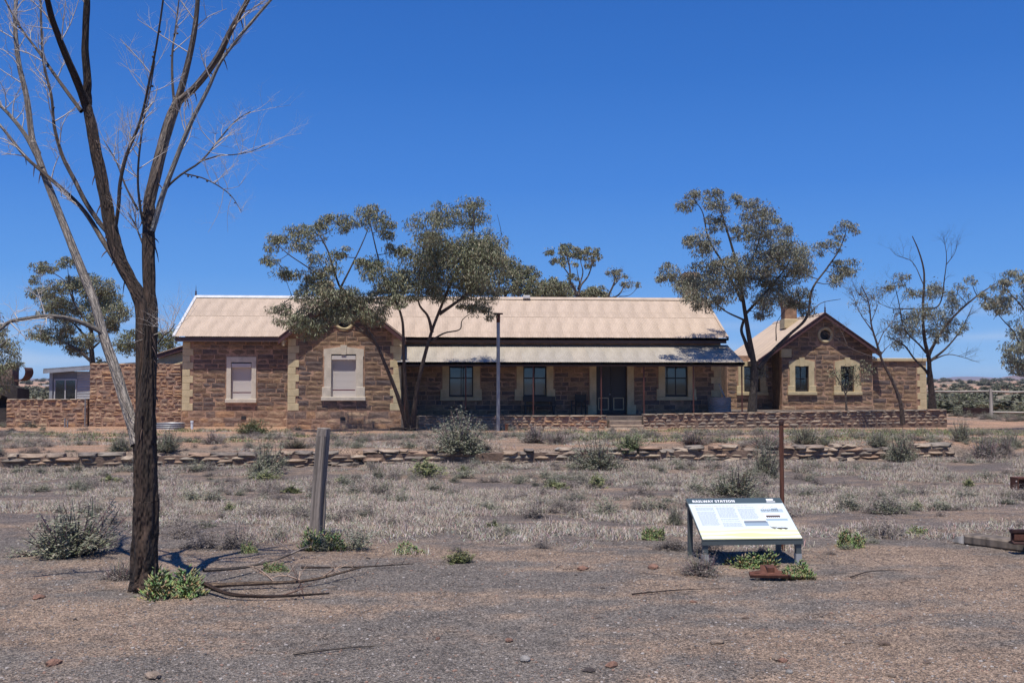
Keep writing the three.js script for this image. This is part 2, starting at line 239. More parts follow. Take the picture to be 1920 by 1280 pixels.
const GABLETREE = { base: [-4.24, -0.32, -42.20],
 limbs: [[0.125,0.025,-0.091,0.006,0,-0.205,0.551,0.199,-0.526,1.627,0.481,-0.99,2.855,0.759,-1.379,3.748,0.948,-2.086,4.795,1.159,-2.708,5.834,1.362,-3.155,7.261,1.63,-3.46,7.891,1.746],
  [0.105,0.02,-0.006,0.048,0.025,-0.135,1.627,0.445,-0.197,3.264,0.774,-0.235,4.56,1.01,-0.468,5.285,1.135,-0.942,6.167,1.281,-1.171,7.044,1.424,-1.472,8.392,1.637],
  [0.145,0.025,0.108,0.006,0,0.187,0.798,0.162,0.318,1.791,0.275,0.628,3.111,0.381,0.944,4.182,0.447,1.357,5.253,0.497,1.934,6.573,0.544,2.552,7.73,0.57,2.675,8.969,0.613],
  [0.06,0.015,-1.379,3.748,0.948,-2.334,4.472,1.122,-3.446,5.111,1.278,-4.4,5.508,1.379,-5.217,5.108,1.323],
  [0.05,0.015,-2.086,4.795,1.159,-2.876,5.676,1.323,-3.744,6.472,1.466,-4.772,7.185,1.591,-5.321,7.659,1.674],
  [0.045,0.012,-2.708,5.834,1.362,-2.053,7.119,1.473,-1.684,7.921,1.54,-1.439,8.561,1.593],
  [0.08,0.02,0.943,4.1,0.43,0.782,4.743,0.71,0.448,5.219,0.938,0.487,6.316,1.405,0.826,7.995,2.13],
  [0.08,0.02,1.228,4.845,0.419,2.266,5.58,0.546,3.093,6.473,0.7,3.589,7.523,0.878],
  [0.05,0.012,0.813,3.691,0.348,1.43,4.064,0.318,2.089,4.234,0.253,2.172,4.606,0.27,2.833,5.065,0.241],
  [0.05,0.015,-0.469,5.245,1.127,0.09,5.945,1.056,0.57,6.688,0.993,1.454,8.681,0.856],
  [0.02,0.005,3.548,7.483,0.871,3.797,7.966,1.23,3.72,8.481,1.592,3.643,8.77,1.801],
  [0.04,0.012,-1.616,4.071,1.013,-2.242,4.144,1.175,-2.863,4.216,1.336,-3.866,4.204,1.57]],
 clumps: [[-5.18,7.57,2.29,0.35,0.39], [-5.62,7.01,1.08,0.32,0.24], [-5.06,6.5,1.17,0.49,0.28], [-4.13,7.72,2.39,0.55,0.43], [-3.68,8.16,1.05,0.49,0.37], [-2.85,8.55,1.15,0.61,0.36], [-1.59,8.76,1.39,0.52,0.44], [-0.93,8.26,1.44,0.4,0.4], [-3.24,6.65,2.02,0.56,0.4], [-2.47,7.17,2.36,0.31,0.24], [-3.92,6.16,1.36,0.64,0.4], [-3.31,5.45,2.02,0.87,0.48], [-2.56,5.55,1.78,0.48,0.4], [-5.06,4.84,1.66,0.4,0.36], [-4.35,4.48,2.34,0.47,0.31], [-3.68,4.68,1.72,0.72,0.52], [-3.85,4.12,1.64,0.56,0.28], [-2.32,5.24,0.72,0.61,0.49], [-1.36,4.88,1.15,0.49,0.49], [-1.61,6.75,1.15,0.49,0.41], [-0.86,6.33,1.31,0.73,0.48], [-0.47,7.39,1.24,0.49,0.32], [-0.15,5.86,1.11,0.81,0.49], [0.86,8.1,2.49,0.59,0.55], [1.4,8.96,0.14,0.5,0.5], [2.48,9.18,-0.12,0.67,0.54], [1.02,7.36,1.49,0.88,0.64], [0.3,6.72,0.68,0.9,0.66], [1.62,6.95,0.89,0.98,0.82], [2.61,7.35,0.92,0.81,0.65], [3.43,7.64,1.22,0.44,0.57], [3.19,6.64,1.39,0.81,0.72], [1.91,6.12,0.05,1,0.5], [0.75,5.77,1.19,0.73,0.4], [2.91,5.95,0.08,0.75,0.5], [3,5.01,0.4,0.49,0.33], [2.39,5.24,-0.42,0.34,0.21], [-1.18,5.57,0.64,0.57,0.33], [-0.38,5.3,1.9,0.48,0.24], [-2.66,4.76,1.62,0.64,0.32]] };
const VERANDATREE = { base: [10.80, 0.20, -45.60],
 limbs: [[0.23,0.025,-0.001,0.011,0,0.055,1.039,0.001,0.129,1.882,0.001,0.078,2.444,0.002,-0.082,3.383,0.003,-0.241,4.417,0.003,-0.419,5.548,0.004,-0.597,6.68,0.005,-0.87,7.721,0.006,-1.236,8.953,0.007,-1.494,9.807,0.008],
  [0.12,0.02,0.3,2.116,0.001,0.982,2.916,-0.064,1.76,3.671,-0.131,2.542,4.43,-0.198,2.867,5.763,-0.283,3.564,6.722,-0.356,4.166,7.588,-0.42,4.478,8.36,-0.471],
  [0.03,0.01,2.59,4.525,-0.198,3.257,5.104,-0.35,4.214,5.308,-0.517],
  [0.07,0.015,-0.422,5.171,0.004,-1.337,6.823,0.4,-2.034,7.909,0.673,-2.353,9.079,0.935,-2.744,9.612,1.076],
  [0.06,0.015,-0.507,6.114,0.004,0.084,7.436,0.728,0.284,8.896,1.472],
  [0.07,0.015,-0.239,4.606,0.003,0.766,5.722,0.16,1.493,6.649,0.283,1.897,7.482,0.379],
  [0.05,0.012,-0.336,4.323,0.003,-1.307,4.781,0.176,-2.471,5.883,0.437,-3.903,6.324,0.681],
  [0.03,0.008,1.128,3.386,-0.064,1.259,4.251,-0.353,2.142,5.233,-0.763],
  [0.1,0.06,-0.023,2.632,0.002,-0.259,3.39,-0.166,-0.391,3.867,-0.27,-0.25,4.347,-0.371]],
 clumps: [[-2.62,9.83,0.92,0.37,0.28], [-3.19,9.35,0.99,0.37,0.28], [-1.7,10.04,-0.23,0.38,0.28], [-1.62,9.33,0.54,0.46,0.37], [-0.68,9.79,0.1,0.33,0.23], [-0.2,8.99,1.98,0.67,0.4], [0.16,8.67,0.86,0.64,0.37], [-1.56,8.66,0.67,0.51,0.32], [-0.19,8.36,-0.47,0.57,0.38], [-2.53,7.63,1.31,0.55,0.46], [-2.91,7.86,0.39,0.28,0.23], [-1.9,7.6,0.92,0.41,0.28], [0.7,8.23,1.61,0.63,0.36], [0.96,7.69,0.21,0.93,0.56], [1.65,7.2,1.1,0.73,0.55], [0.28,6.89,1.39,0.82,0.55], [2.33,6.72,-0.34,0.47,0.47], [1.49,6.37,0.27,0.84,0.47], [-1.19,6.57,1.01,0.92,0.46], [-1.86,6.52,-0.29,0.94,0.47], [-2.91,6.14,-0.23,0.47,0.47], [-2.58,5.55,1.02,0.83,0.55], [-1.98,5.05,0.29,0.65,0.33], [-1.19,5.69,0.55,0.83,0.46], [-0.01,6.27,0.29,0.84,0.47], [1,5.74,-0.02,0.75,0.38], [0.63,5.12,0.66,0.65,0.42], [0.59,4.72,-0.29,0.42,0.33], [-4,6.43,1.35,0.41,0.32], [-4.07,6.09,1.17,0.37,0.27], [2.57,5.46,-1.24,0.58,0.43], [1.72,5.32,-0.61,0.48,0.29], [3.56,7.67,-0.3,0.52,0.28], [4.48,8.53,-0.61,0.48,0.33], [4.52,6.82,-0.39,0.61,0.33], [4.07,6.51,-0.18,0.38,0.24], [3.71,5.99,0.35,0.23,0.23], [2.65,4.83,-0.54,0.33,0.33], [0.66,1.98,-0.7,0.27,0.29]] };
const RIGHTGUM = { base: [19.48, -0.20, -47.00],
 limbs: [[0.2,0.02,-0.001,0.62,0,-0.007,1.275,0.006,-0.074,2.047,0.013,-0.107,2.51,0.017,-0.13,3.051,0.022,-0.291,3.746,0.028,-0.372,4.675,0.036,-0.359,5.683,0.045,-0.302,7.08,0.057,-0.56,8.091,0.066,-0.824,8.714,0.072],
  [0.09,0.02,-0.079,2.201,0.013,-0.294,2.511,-0.056,-0.705,2.978,-0.168,-1.179,3.682,-0.32,-1.896,4.079,-0.469],
  [0.1,0.02,-0.176,3.089,0.022,0.103,3.594,-0.035,0.876,4.687,-0.166,1.717,5.474,-0.277,2.555,6.109,-0.378,3.266,6.548,-0.457],
  [0.07,0.01,-0.071,2.896,0.022,0.719,3.445,-0.214,1.372,4.078,-0.436,1.862,4.715,-0.634,2.386,5.6,-0.887],
  [0.05,0.008,-0.319,5.295,0.045,0.276,5.44,0.182,0.483,6.803,0.476,0.488,7.779,0.684,0.273,8.599,0.862],
  [0.06,0.012,-0.25,3.283,0.022,-0.572,3.628,0.104,-1.326,4.352,0.289,-1.711,5.719,0.548,-1.993,6.623,0.722],
  [0.04,0.005,-0.009,2.935,0.022,0.632,3.196,0.339,1.26,3.035,0.645,1.81,2.801,0.93],
  [0.03,0.006,-0.752,5.334,0.045,-2.043,5.346,0.396,-2.899,5.71,0.657],
  [0.025,0.005,-0.335,6.458,0.057,-0.753,7.584,-0.251,-1.379,7.883,-0.44,-1.646,8.212,-0.551],
  [0.02,0.004,0.48,7.318,0.684,0.753,7.821,0.954,0.789,8.467,1.244]],
 clumps: [[-2.36,6.32,0.68,0.3,0.34], [-1.75,6.59,1.09,0.42,0.26], [-0.85,6.05,0.31,0.42,0.27], [0.15,6.37,0.15,0.42,0.35], [0.13,6.15,-0.38,0.55,0.27], [1.4,6.11,-0.42,0.51,0.35], [1.81,6.67,0.25,0.27,0.19], [-1.36,4.8,0.58,0.65,0.46], [-0.48,5.11,0.5,0.73,0.38], [0.78,5.03,-0.65,0.59,0.39], [-1.33,4.22,-0.11,0.46,0.39], [-0.14,4.39,-0.36,0.66,0.39], [1.05,4.48,-0.59,0.51,0.31], [1.39,5.66,-0.6,0.43,0.27], [-1.27,3.7,-0.9,0.2,0.32], [0.5,4.08,-0.42,0.43,0.23], [1.72,4.62,-0.32,0.31,0.23]] };
const LEANING = { base: [16.74, -0.30, -43.50],
 limbs: [[0.11,0.02,0.021,0.209,0,-0.065,1.064,0.016,-0.379,1.991,0.035,-0.871,2.991,0.056,-1.08,3.706,0.07,-1.289,4.421,0.084,-1.424,5.494,0.105,-1.706,6.139,0.118],
  [0.03,0.006,-1.142,3.063,0.056,-1.896,3.352,-0.07,-2.501,3.716,-0.178,-2.904,4.007,-0.255,-3.448,4.301,-0.349],
  [0.03,0.006,-1.047,3.563,0.07,-0.751,4.14,-0.03,-0.353,4.576,-0.119,0.132,5.161,-0.234],
  [0.03,0.006,-1.257,4.206,0.084,-1.645,5.022,-0.314,-1.815,5.773,-0.636,-1.901,6.154,-0.796],
  [0.03,0.005,-0.904,3.206,0.056,-0.622,3.559,0.177,-0.177,3.909,0.332],
  [0.02,0.004,-1.323,4.564,0.084,-1.078,5.405,0.331,-1.06,6.031,0.505],
  [0.02,0.004,-2.286,3.644,-0.178,-2.506,4.301,-0.36,-2.826,4.598,-0.478],
  [0.02,0.004,-1.389,5.423,0.105,-1.875,5.937,-0.023,-2.052,6.451,-0.118]],
 clumps: [[-1.8,5.85,0.17,0.5,0.32], [-1.14,5.73,-0.08,0.43,0.36], [-1.78,5.4,-0.53,0.29,0.29], [-1.26,5.16,-0.17,0.36,0.29], [-0.71,4.7,0.26,0.21,0.21]] };
const SAPLING = { base: [15.34, 0.25, -46.50],
 limbs: [[0.06,0.02,-0,0.13,0,-0.013,0.602,-0.035,-0.03,0.946,-0.06,-0.255,1.442,-0.101,-0.505,1.902,-0.14],
  [0.03,0.01,-0.015,0.946,-0.06,0.233,1.442,0.267,0.385,1.82,0.507],
  [0.015,0.006,-0.017,0.831,-0.06,0.261,1.596,-0.265,0.238,2.136,-0.406]],
 clumps: [[-0.55,1.9,0.13,0.38,0.27], [0.44,2.06,-0.79,0.43,0.31], [0.48,1.97,0.89,0.38,0.38], [-0.08,1.52,-0.4,0.27,0.19], [0.44,1.59,0.12,0.27,0.19]] };
const EDGEGUM = { base: [22.40, -0.25, -42.00],
 limbs: [[0.2,0.08,-0.002,0.289,0,-0.114,1.734,0.012,-0.299,3.045,0.023,-0.556,4.151,0.032,-0.814,5.259,0.042],
  [0.05,0.012,-0.359,3.46,0.023,-1.195,3.459,0.037,-1.603,4.081,0.049,-2.15,4.703,0.063,-2.455,5.256,0.074],
  [0.05,0.012,-0.619,4.428,0.032,-1.198,5.046,0.108,-1.847,5.731,0.193,-2.279,6.14,0.247],
  [0.04,0.01,-0.235,2.769,0.023,-1.012,3.182,0.074,-1.582,3.112,0.106],
  [0.05,0.012,-0.719,4.843,0.042,-0.651,6.011,0.159,-1.018,6.558,0.224]],
 clumps: [[-2.11,5.34,-0.13,0.52,0.31], [-2.23,5.97,0.56,0.34,0.27], [-1.45,6.3,0.05,0.41,0.31], [-2.99,5.41,0.71,0.31,0.24], [-2.34,4.96,0.32,0.38,0.24], [-1.37,4.07,0.26,0.34,0.41], [-1.91,3.37,0.57,0.34,0.37], [-1.29,2.84,-0.21,0.35,0.45], [-2.02,2.83,0.35,0.21,0.31], [-0.79,3.61,-0.34,0.42,0.49], [-0.55,6.14,-0.43,0.42,0.35], [-1.33,2.56,0.39,0.27,0.34], [-0.13,5.23,-0.47,0.63,0.63], [-0,4.03,-0.37,0.56,0.56]] };
const BACKGUM = { base: [-27.32, 2.83, -66.00],
 limbs: [[0.25,0.06,0.013,-0.759,0,-0.037,0.217,-0.001,-0.132,1.303,-0.002,-0.151,2.391,-0.003,-0.016,4.026,-0.005,-0.257,5.336,-0.007],
  [0.12,0.02,-0.058,0.217,-0.001,-0.974,0.879,-0.339,-2.009,1.439,-0.684,-3.035,1.782,-0.997,-4.078,2.24,-1.325],
  [0.1,0.02,-0.099,1.303,-0.002,-1.519,2.653,-0.771,-3.209,3.812,-1.545,-4.654,4.875,-2.213],
  [0.08,0.02,-0.136,2.174,-0.003,-1.145,4.102,0.408,-1.694,5.484,0.689,-3.071,6.313,1.006],
  [0.08,0.02,-0.074,1.086,-0.002,0.458,1.75,-0.272,0.818,3.088,-0.685,1.18,3.541,-0.865],
  [0.06,0.01,-1.147,4.21,0.408,-1.639,5.655,0.082,-1.876,6.776,-0.163],
  [0.06,0.01,-0.014,3.917,-0.005,0.546,4.807,-0.198,0.723,5.254,-0.284]],
 clumps: [[-2.63,6.21,1.94,0.58,0.37], [-1.91,6.08,2.14,0.32,0.21], [-1.75,6.74,0.12,0.43,0.38], [-5.18,5.84,-2.8,0.34,0.28], [-4.38,4.93,-1.62,0.67,0.44], [-2.01,4.94,0.69,0.75,0.48], [-3.02,4.22,-1.11,0.88,0.44], [-1.56,5.41,-0.75,0.66,0.44], [-0.93,5.55,-1.08,0.66,0.5], [0.38,5.23,-0.05,0.76,0.49], [0.29,4.36,-1.39,0.89,0.61], [1.59,3.47,0.19,0.7,0.6], [-0.33,4.31,-0.76,0.88,0.66], [-1.64,3.73,-0.49,0.98,0.55], [-3.16,3.53,-0.71,0.66,0.44], [-4.31,2.26,-1.82,0.67,0.45], [-2.99,2.01,-1.14,0.77,0.5], [-1.55,1.13,-1.43,0.55,0.44], [0.44,3.04,0.01,0.87,0.54], [0.68,2.65,-0.78,0.66,0.44], [-1.97,1.36,-1.6,0.56,0.44], [0.46,0.33,-0.33,0.44,0.22], [-1.87,2.63,-0.31,0.76,0.44], [0.01,1.69,1,0.53,0.43]] };
const YELLOWTREE = { base: [-28.57, 2.54, -80.00],
 limbs: [[0.15,0.04,0.008,-0.526,0,-0.064,0.788,0.037,-0.268,2.103,0.073,-0.403,2.892,0.096],
  [0.06,0.02,-0.066,0.92,0.037,-1.433,1.85,-0.239,-2.306,2.519,-0.422],
  [0.06,0.02,-0.064,0.788,0.037,0.866,1.963,0.302,1.715,2.872,0.523],
  [0.05,0.01,-0.198,1.84,0.073,0.498,2.615,0.401,1.26,3.385,0.743]],
 clumps: [[-2.03,2.65,-0.4,0.79,0.6], [-2.56,2.12,-0.41,0.53,0.53], [-1.31,3.02,0.14,0.66,0.39], [-0.5,2.89,0.18,0.66,0.46], [0.66,2.59,0.87,0.65,0.52], [1.62,2.98,1.02,0.78,0.39], [1.72,2.5,0.14,0.53,0.46], [1.12,2.08,0.65,0.65,0.52], [-1.83,1.86,-0.59,0.8,0.53], [1.33,1.85,-0.27,0.53,0.4], [-0.66,2,-0.66,0.66,0.53]] };
const ROOFGUM_A = { base: [-1.06, 6.95, -63.00],
 limbs: [[0.2,0.06,0,-0.437,0,-0,0.001,-0.008,-0.188,0.564,-0.018,-0.563,1.505,-0.036,-0.815,2.448,-0.053],
  [0.12,0.03,-0,0.063,-0.008,0.246,0.837,-0.254,0.368,1.617,-0.491,1.123,2.22,-0.783],
  [0.08,0.02,0.561,0.001,-0.008,0.935,0.565,-0.023,1.684,1.067,-0.043,2.184,1.696,-0.061]],
 clumps: [[-0.82,3.52,-0.08,0.37,0.31], [-0.56,2.92,0.18,0.68,0.5], [-1.36,3.22,-1.15,0.57,0.57], [0.01,2.27,0.41,0.74,0.49], [0.93,2,-0.01,0.75,0.5], [1.68,1.64,0.46,0.56,0.37], [2.3,1.58,0.47,0.37,0.37], [1.12,1.28,0.34,0.8,0.43], [-0.55,1.64,0.47,0.56,0.37], [1.86,0.73,0.82,0.74,0.43], [0.94,0.4,0.36,0.74,0.37], [2.42,1.21,0.35,0.31,0.25], [-1.44,1.96,-0.21,0.56,0.5], [-0.92,0.75,0.62,0.49,0.37], [2.29,0.36,0.9,0.55,0.31]] };
const ROOFGUM_B = { base: [3.95, 6.72, -61.00],
 limbs: [[0.14,0.04,-0.001,-0.363,0,-0.017,0.122,-0.017,-0.147,0.609,-0.035,-0.417,1.095,-0.055,-0.444,1.827,-0.082,-0.681,2.926,-0.122],
  [0.09,0.02,0.062,0.244,-0.017,0.223,0.861,-0.145,0.659,1.423,-0.285,0.918,2.235,-0.453,0.869,2.862,-0.577],
  [0.06,0.015,0.034,0.609,-0.035,0.361,1.674,-0.348,0.254,2.305,-0.528,0.205,2.877,-0.688],
  [0.05,0.012,-0.416,1.399,-0.055,-0.91,2.11,-0.428,-1.385,2.509,-0.696],
  [0.05,0.012,0.193,0.801,-0.145,0.031,1.509,0.05,-0.1,2.213,0.244]],
 clumps: [[-1.56,3.09,-0.94,0.31,0.23], [-1.35,2.6,-1.42,0.22,0.17], [-0.64,3.26,-0.79,0.37,0.3], [-0.55,2.76,-0.25,0.54,0.27], [0.16,2.86,-0.09,0.48,0.3], [0.86,2.9,-0.42,0.48,0.3], [0.8,2.46,-1.34,0.31,0.25], [-0.48,2.11,0.63,0.42,0.21], [-0.34,1.36,0.27,0.36,0.21], [1.24,2.84,-1.39,0.25,0.22], [-1.02,2.56,-0.6,0.3,0.18]] };
const ROOFGUM_C = { base: [2.61, 7.00, -66.00],
 limbs: [[0.2,0.05,-0.001,-0.393,0,-0.034,0.258,0.046,-0.133,1.038,0.101],
  [0.08,0.02,-0.002,0.127,0.046,0.53,0.798,-0.129,0.862,1.069,-0.216]],
 clumps: [[-0.19,1.2,-0.17,0.59,0.39], [-0.53,0.84,0.14,0.45,0.39], [0.24,0.81,0.44,0.65,0.45], [0.96,0.99,-0.8,0.46,0.4], [-0.11,0.57,-0.57,0.85,0.33], [0.92,0.47,-0.15,0.59,0.33], [-0.78,0.46,0.04,0.39,0.26]] };
const ROOFGUM_D = { base: [5.58, 7.16, -68.00],
 limbs: [[0.2,0.05,-0.001,-0.405,0,0.007,0.276,-0.076,0.081,0.822,-0.137],
  [0.06,0.02,0.007,0.209,-0.076,-0.483,0.658,0.187]],
 clumps: [[-0.06,0.74,0.72,0.6,0.3], [-0.42,0.67,-0.71,0.61,0.34], [0.43,0.64,0.43,0.47,0.33], [-0.05,0.35,0.61,0.86,0.27], [-1,0.48,-0.09,0.4,0.27]] };
const ROOFGUM_E = { base: [6.14, 6.84, -64.00],
 limbs: [[0.1,0.03,-0.191,-0.381,0,-0.059,0.257,-0.034,0.33,1.152,-0.086,0.398,1.6,-0.109,0.274,1.92,-0.127],
  [0.07,0.02,0.004,0.193,-0.034,0.606,0.409,-0.33,0.956,0.881,-0.598,1.039,1.218,-0.757,1.378,1.298,-0.916],
  [0.04,0.01,0.329,1.024,-0.086,0.671,1.428,-0.298,0.757,1.897,-0.491],
  [0.03,0.008,0.669,0.346,-0.33,1.273,0.384,-0.039,1.685,0.741,0.228,1.794,1.042,0.383]],
 clumps: [[0.16,2,-0.27,0.32,0.29], [0.32,1.78,-0.01,0.32,0.22], [0.76,2.03,-0.54,0.22,0.25], [0.86,1.56,0.29,0.28,0.16], [0.49,1.44,0.19,0.22,0.13], [1.3,1.29,-0.83,0.35,0.22], [1.61,1.03,0.83,0.28,0.14], [1.22,1.08,-0.69,0.26,0.16]] };
const SHRUBS = [ // x, distance, width, height, kind
 [-4.36, 10.05, 1.16, 0.58, 0], [-2.74, 8.20, 0.60, 0.26, 3], [-3.37, 8.80, 0.42, 0.21, 1], [-1.92, 10.35, 0.46, 0.25, 3], [-2.60, 10.05, 0.16, 0.16, 3], [-2.12, 9.15, 0.22, 0.12, 3], [-1.04, 10.20, 0.40, 0.13, 3], [-0.50, 9.60, 0.30, 0.15, 4], [-5.53, 22.70, 1.25, 0.84, 0], [-5.07, 21.05, 0.66, 0.24, 4], [-3.93, 18.10, 0.48, 0.19, 4], [-3.94, 14.20, 0.26, 0.16, 4], [-3.48, 20.75, 0.38, 0.22, 4], [-1.87, 22.30, 0.88, 0.41, 4], [-1.10, 23.35, 0.49, 0.22, 4], [-1.29, 25.85, 1.84, 1.20, 0], [0.60, 28.70, 1.21, 0.60, 1], [1.26, 28.15, 0.89, 0.41, 1], [2.00, 23.80, 1.50, 0.94, 0], [3.05, 26.45, 0.84, 0.49, 2], [0.80, 19.00, 0.60, 0.25, 4], [1.61, 19.45, 0.46, 0.31, 4], [4.93, 27.65, 1.16, 0.44, 1], [3.65, 16.80, 1.24, 0.66, 0], [5.49, 22.05, 0.81, 0.99, 0], [8.12, 28.15, 0.96, 0.59, 0], [8.53, 27.65, 0.58, 0.32, 0], [10.08, 26.35, 1.04, 0.94, 0], [9.97, 27.55, 0.73, 0.44, 0], [12.92, 29.15, 0.77, 0.77, 0], [12.62, 27.05, 1.14, 0.78, 1], [-9.33, 36.65, 1.64, 0.58, 2], [-8.54, 25.05, 0.92, 0.66, 0], [-9.66, 25.05, 0.79, 0.46, 0], [-5.59, 26.30, 0.83, 0.30, 0], [-9.91, 23.20, 0.49, 0.31, 0], [-8.21, 20.75, 0.55, 0.22, 4], [1.53, 11.05, 0.26, 0.20, 3], [-0.22, 12.15, 0.22, 0.14, 4], [3.50, 10.55, 0.33, 0.22, 3], [4.56, 11.45, 0.27, 0.15, 3], [8.85, 19.70, 0.31, 0.21, 4], [2.49, 8.85, 0.37, 0.21, 3], [2.21, 9.40, 0.45, 0.18, 3], [1.68, 9.00, 0.52, 0.24, 1], [5.83, 14.65, 0.23, 0.15, 4], [13.41, 27.65, 0.73, 0.58, 1], [14.18, 28.75, 0.91, 0.45, 0], [1.98, 12.40, 0.26, 0.31, 0], [-8.31, 28.30, 0.89, 0.37, 1], [18.86, 46.05, 1.45, 0.73, 1], [6.81, 27.05, 1.00, 0.50, 1]];
const LOOSE = [ // x, distance, size, tone
 [0.08, 6.20, 0.098, 'pale'], [0.59, 6.05, 0.096, 'red'], [1.67, 7.30, 0.054, 'brown'], [1.32, 6.60, 0.090, 'tan'], [1.61, 6.25, 0.092, 'tan'], [1.64, 6.20, 0.078, 'red'], [0.45, 5.95, 0.125, 'dark'], [-0.02, 6.65, 0.077, 'red'], [2.40, 6.60, 0.076, 'brown'], [-2.73, 6.10, 0.116, 'red'], [-3.71, 8.00, 0.118, 'red'], [-2.05, 5.85, 0.123, 'tan'], [-1.38, 9.80, 0.083, 'dark'], [0.64, 9.25, 0.117, 'red'], [0.56, 8.95, 0.066, 'dark'], [1.29, 9.30, 0.127, 'red'], [0.74, 8.35, 0.062, 'dark'], [4.31, 14.45, 0.137, 'tan'], [4.41, 11.40, 0.096, 'pale'], [1.61, 5.95, 0.056, 'pale'], [2.18, 5.90, 0.062, 'tan'], [5.09, 11.40, 0.096, 'pale'], [-1.51, 8.25, 0.052, 'pale'], [2.24, 7.40, 0.047, 'dark'], [2.18, 6.65, 0.049, 'tan'], [5.97, 12.75, 0.121, 'dark'], [2.49, 6.15, 0.052, 'brown'], [-3.10, 7.25, 0.053, 'dark'], [11.58, 35.60, 0.262, 'pale'], [-5.80, 46.05, 0.388, 'pale'], [1.24, 26.25, 0.276, 'pale'], [-1.50, 6.40, 0.047, 'tan'], [-0.49, 6.75, 0.050, 'red'], [1.00, 7.50, 0.047, 'dark'], [1.39, 7.85, 0.058, 'red']];
// ---------- stone work ----------
function stoneGeo(r, inset, bulge) {
  const gb = new GB(), nx = 3, ny = 2, f = [];
  for (let j = 0; j <= ny; j++) for (let i = 0; i <= nx; i++) {
    const e = i === 0 || j === 0 || i === nx || j === ny; let x = i / nx - .5, y = j / ny - .5;
    if (i === 0 || i === nx) x *= 1 - inset * (.5 + r()); else x += uni(r, -.07, .07);
    if (j === 0 || j === ny) y *= 1 - inset * 1.6 * (.4 + r()); else y += uni(r, -.09, .09);
    f.push(gb.v(x, y, e ? .5 - bulge * uni(r, .7, 1.3) : .5 + bulge * uni(r, -.5, .6), x + .5, y * .5));
  }
  const W = nx + 1;
  for (let j = 0; j < ny; j++) for (let i = 0; i < nx; i++) { const a = f[j * W + i], b = f[j * W + i + 1], c = f[(j + 1) * W + i + 1], d = f[(j + 1) * W + i]; r() < .5 ? gb.quad(a, b, c, d) : gb.quad(b, c, d, a); }
  const ring = []; for (let i = 0; i < nx; i++) ring.push(f[i]); for (let j = 0; j < ny; j++) ring.push(f[j * W + nx]); for (let i = nx; i > 0; i--) ring.push(f[ny * W + i]); for (let j = ny; j > 0; j--) ring.push(f[j * W]);
  const back = ring.map(k => { const x = gb.p[k * 3], y = gb.p[k * 3 + 1], s = .5 / Math.max(Math.abs(x), Math.abs(y)); return gb.v(clamp(x * s, -.5, .5), clamp(y * s, -.5, .5), -.5, x + .5, y * .5 - .4); });
  for (let k = 0; k < ring.length; k++) { const m = (k + 1) % ring.length; gb.quad(ring[k], back[k], back[m], ring[m]); }
  return gb.geo(true);
}
const rs = rng(3);
const COURSED = Array.from({ length: 10 }, () => stoneGeo(rs, .04, .11)), RUB = Array.from({ length: 16 }, () => stoneGeo(rs, .15, .14)), SLABG = Array.from({ length: 10 }, () => stoneGeo(rs, .07, .22));
// rows of stones between x0 and x1, leaving the openings free
function courses(r, x0, x1, y0, y1, hs, ls, holes = [], limit = null) {
  const out = []; let y = y0;
  while (y < y1 - .04) {
    let h = Math.min(uni(r, hs[0], hs[1]), y1 - y); if (y1 - y - h < hs[0] * .6) h = y1 - y;
    let a = x0, b = x1; if (limit) [a, b] = limit(y + h * .6);
    const cuts = holes.filter(q => Math.min(q[3], y + h) - Math.max(q[2], y) > h * .3).map(q => [q[0], q[1]]).sort((p, q) => p[0] - q[0]);
    let s = a; const spans = []; for (const c of cuts) { if (c[0] > s) spans.push([s, Math.min(c[0], b)]); s = Math.max(s, c[1]); } if (s < b) spans.push([s, b]);
    for (const [p, q] of spans) { let x = p; while (x < q - .03) { let w = uni(r, ls[0], ls[1]) * (.8 + .4 * r()); if (q - x - w < ls[0] * .8) w = q - x; if (w > ls[1] * 1.4) w *= .5; out.push([x, y, w, h]); x += w; } }
    y += h;
  }
  return out;
}
// put stones on a wall whose face lies at z; the first `most` are parts, the others one joined part
function lay(r, parent, rects, z, geos, mats, colours, o = {}) {
  const { gap = .02, depth = .13, proud = .02, jitter = .01, most = 300, turn = 0, lift = null } = o; let n = parent.userData.laid ?? 0; const rest = [];
  for (const [x, y, w, h] of rects) {
    const k = Math.floor(r() * mats.length), g = geos[Math.floor(r() * geos.length)], flip = r() < .5 ? Math.PI : 0, tw = uni(r, -turn, turn);
    const px = x + w / 2, py = y + h / 2 + (lift ? lift(x + w / 2) : 0), pz = z + proud - depth / 2 + uni(r, -jitter, jitter), sx = w - gap, sy = h - gap;
    if (n < most) { const m = mesh('stone', g, mats[k], parent); m.position.set(px, py, pz); m.rotation.z = flip + tw; m.scale.set(sx, sy, depth); n++; }
    else { const q = g.clone(); q.applyMatrix4(new THREE.Matrix4().compose(new THREE.Vector3(px, py, pz), new THREE.Quaternion().setFromAxisAngle(new THREE.Vector3(0, 0, 1), flip + tw), new THREE.Vector3(sx, sy, depth))); const c = colours[k], a = new Float32Array(q.attributes.position.count * 3); for (let i = 0; i < a.length; i++) a[i] = c[i % 3] * 1.75; q.setAttribute('color', new THREE.BufferAttribute(a, 3)); rest.push(q); }
  }
  parent.userData.laid = n;
  if (rest.length) { const m = mesh('stones', mergeGeometries(rest), stoneVC, parent); m.userData.kind = 'stuff'; }
}
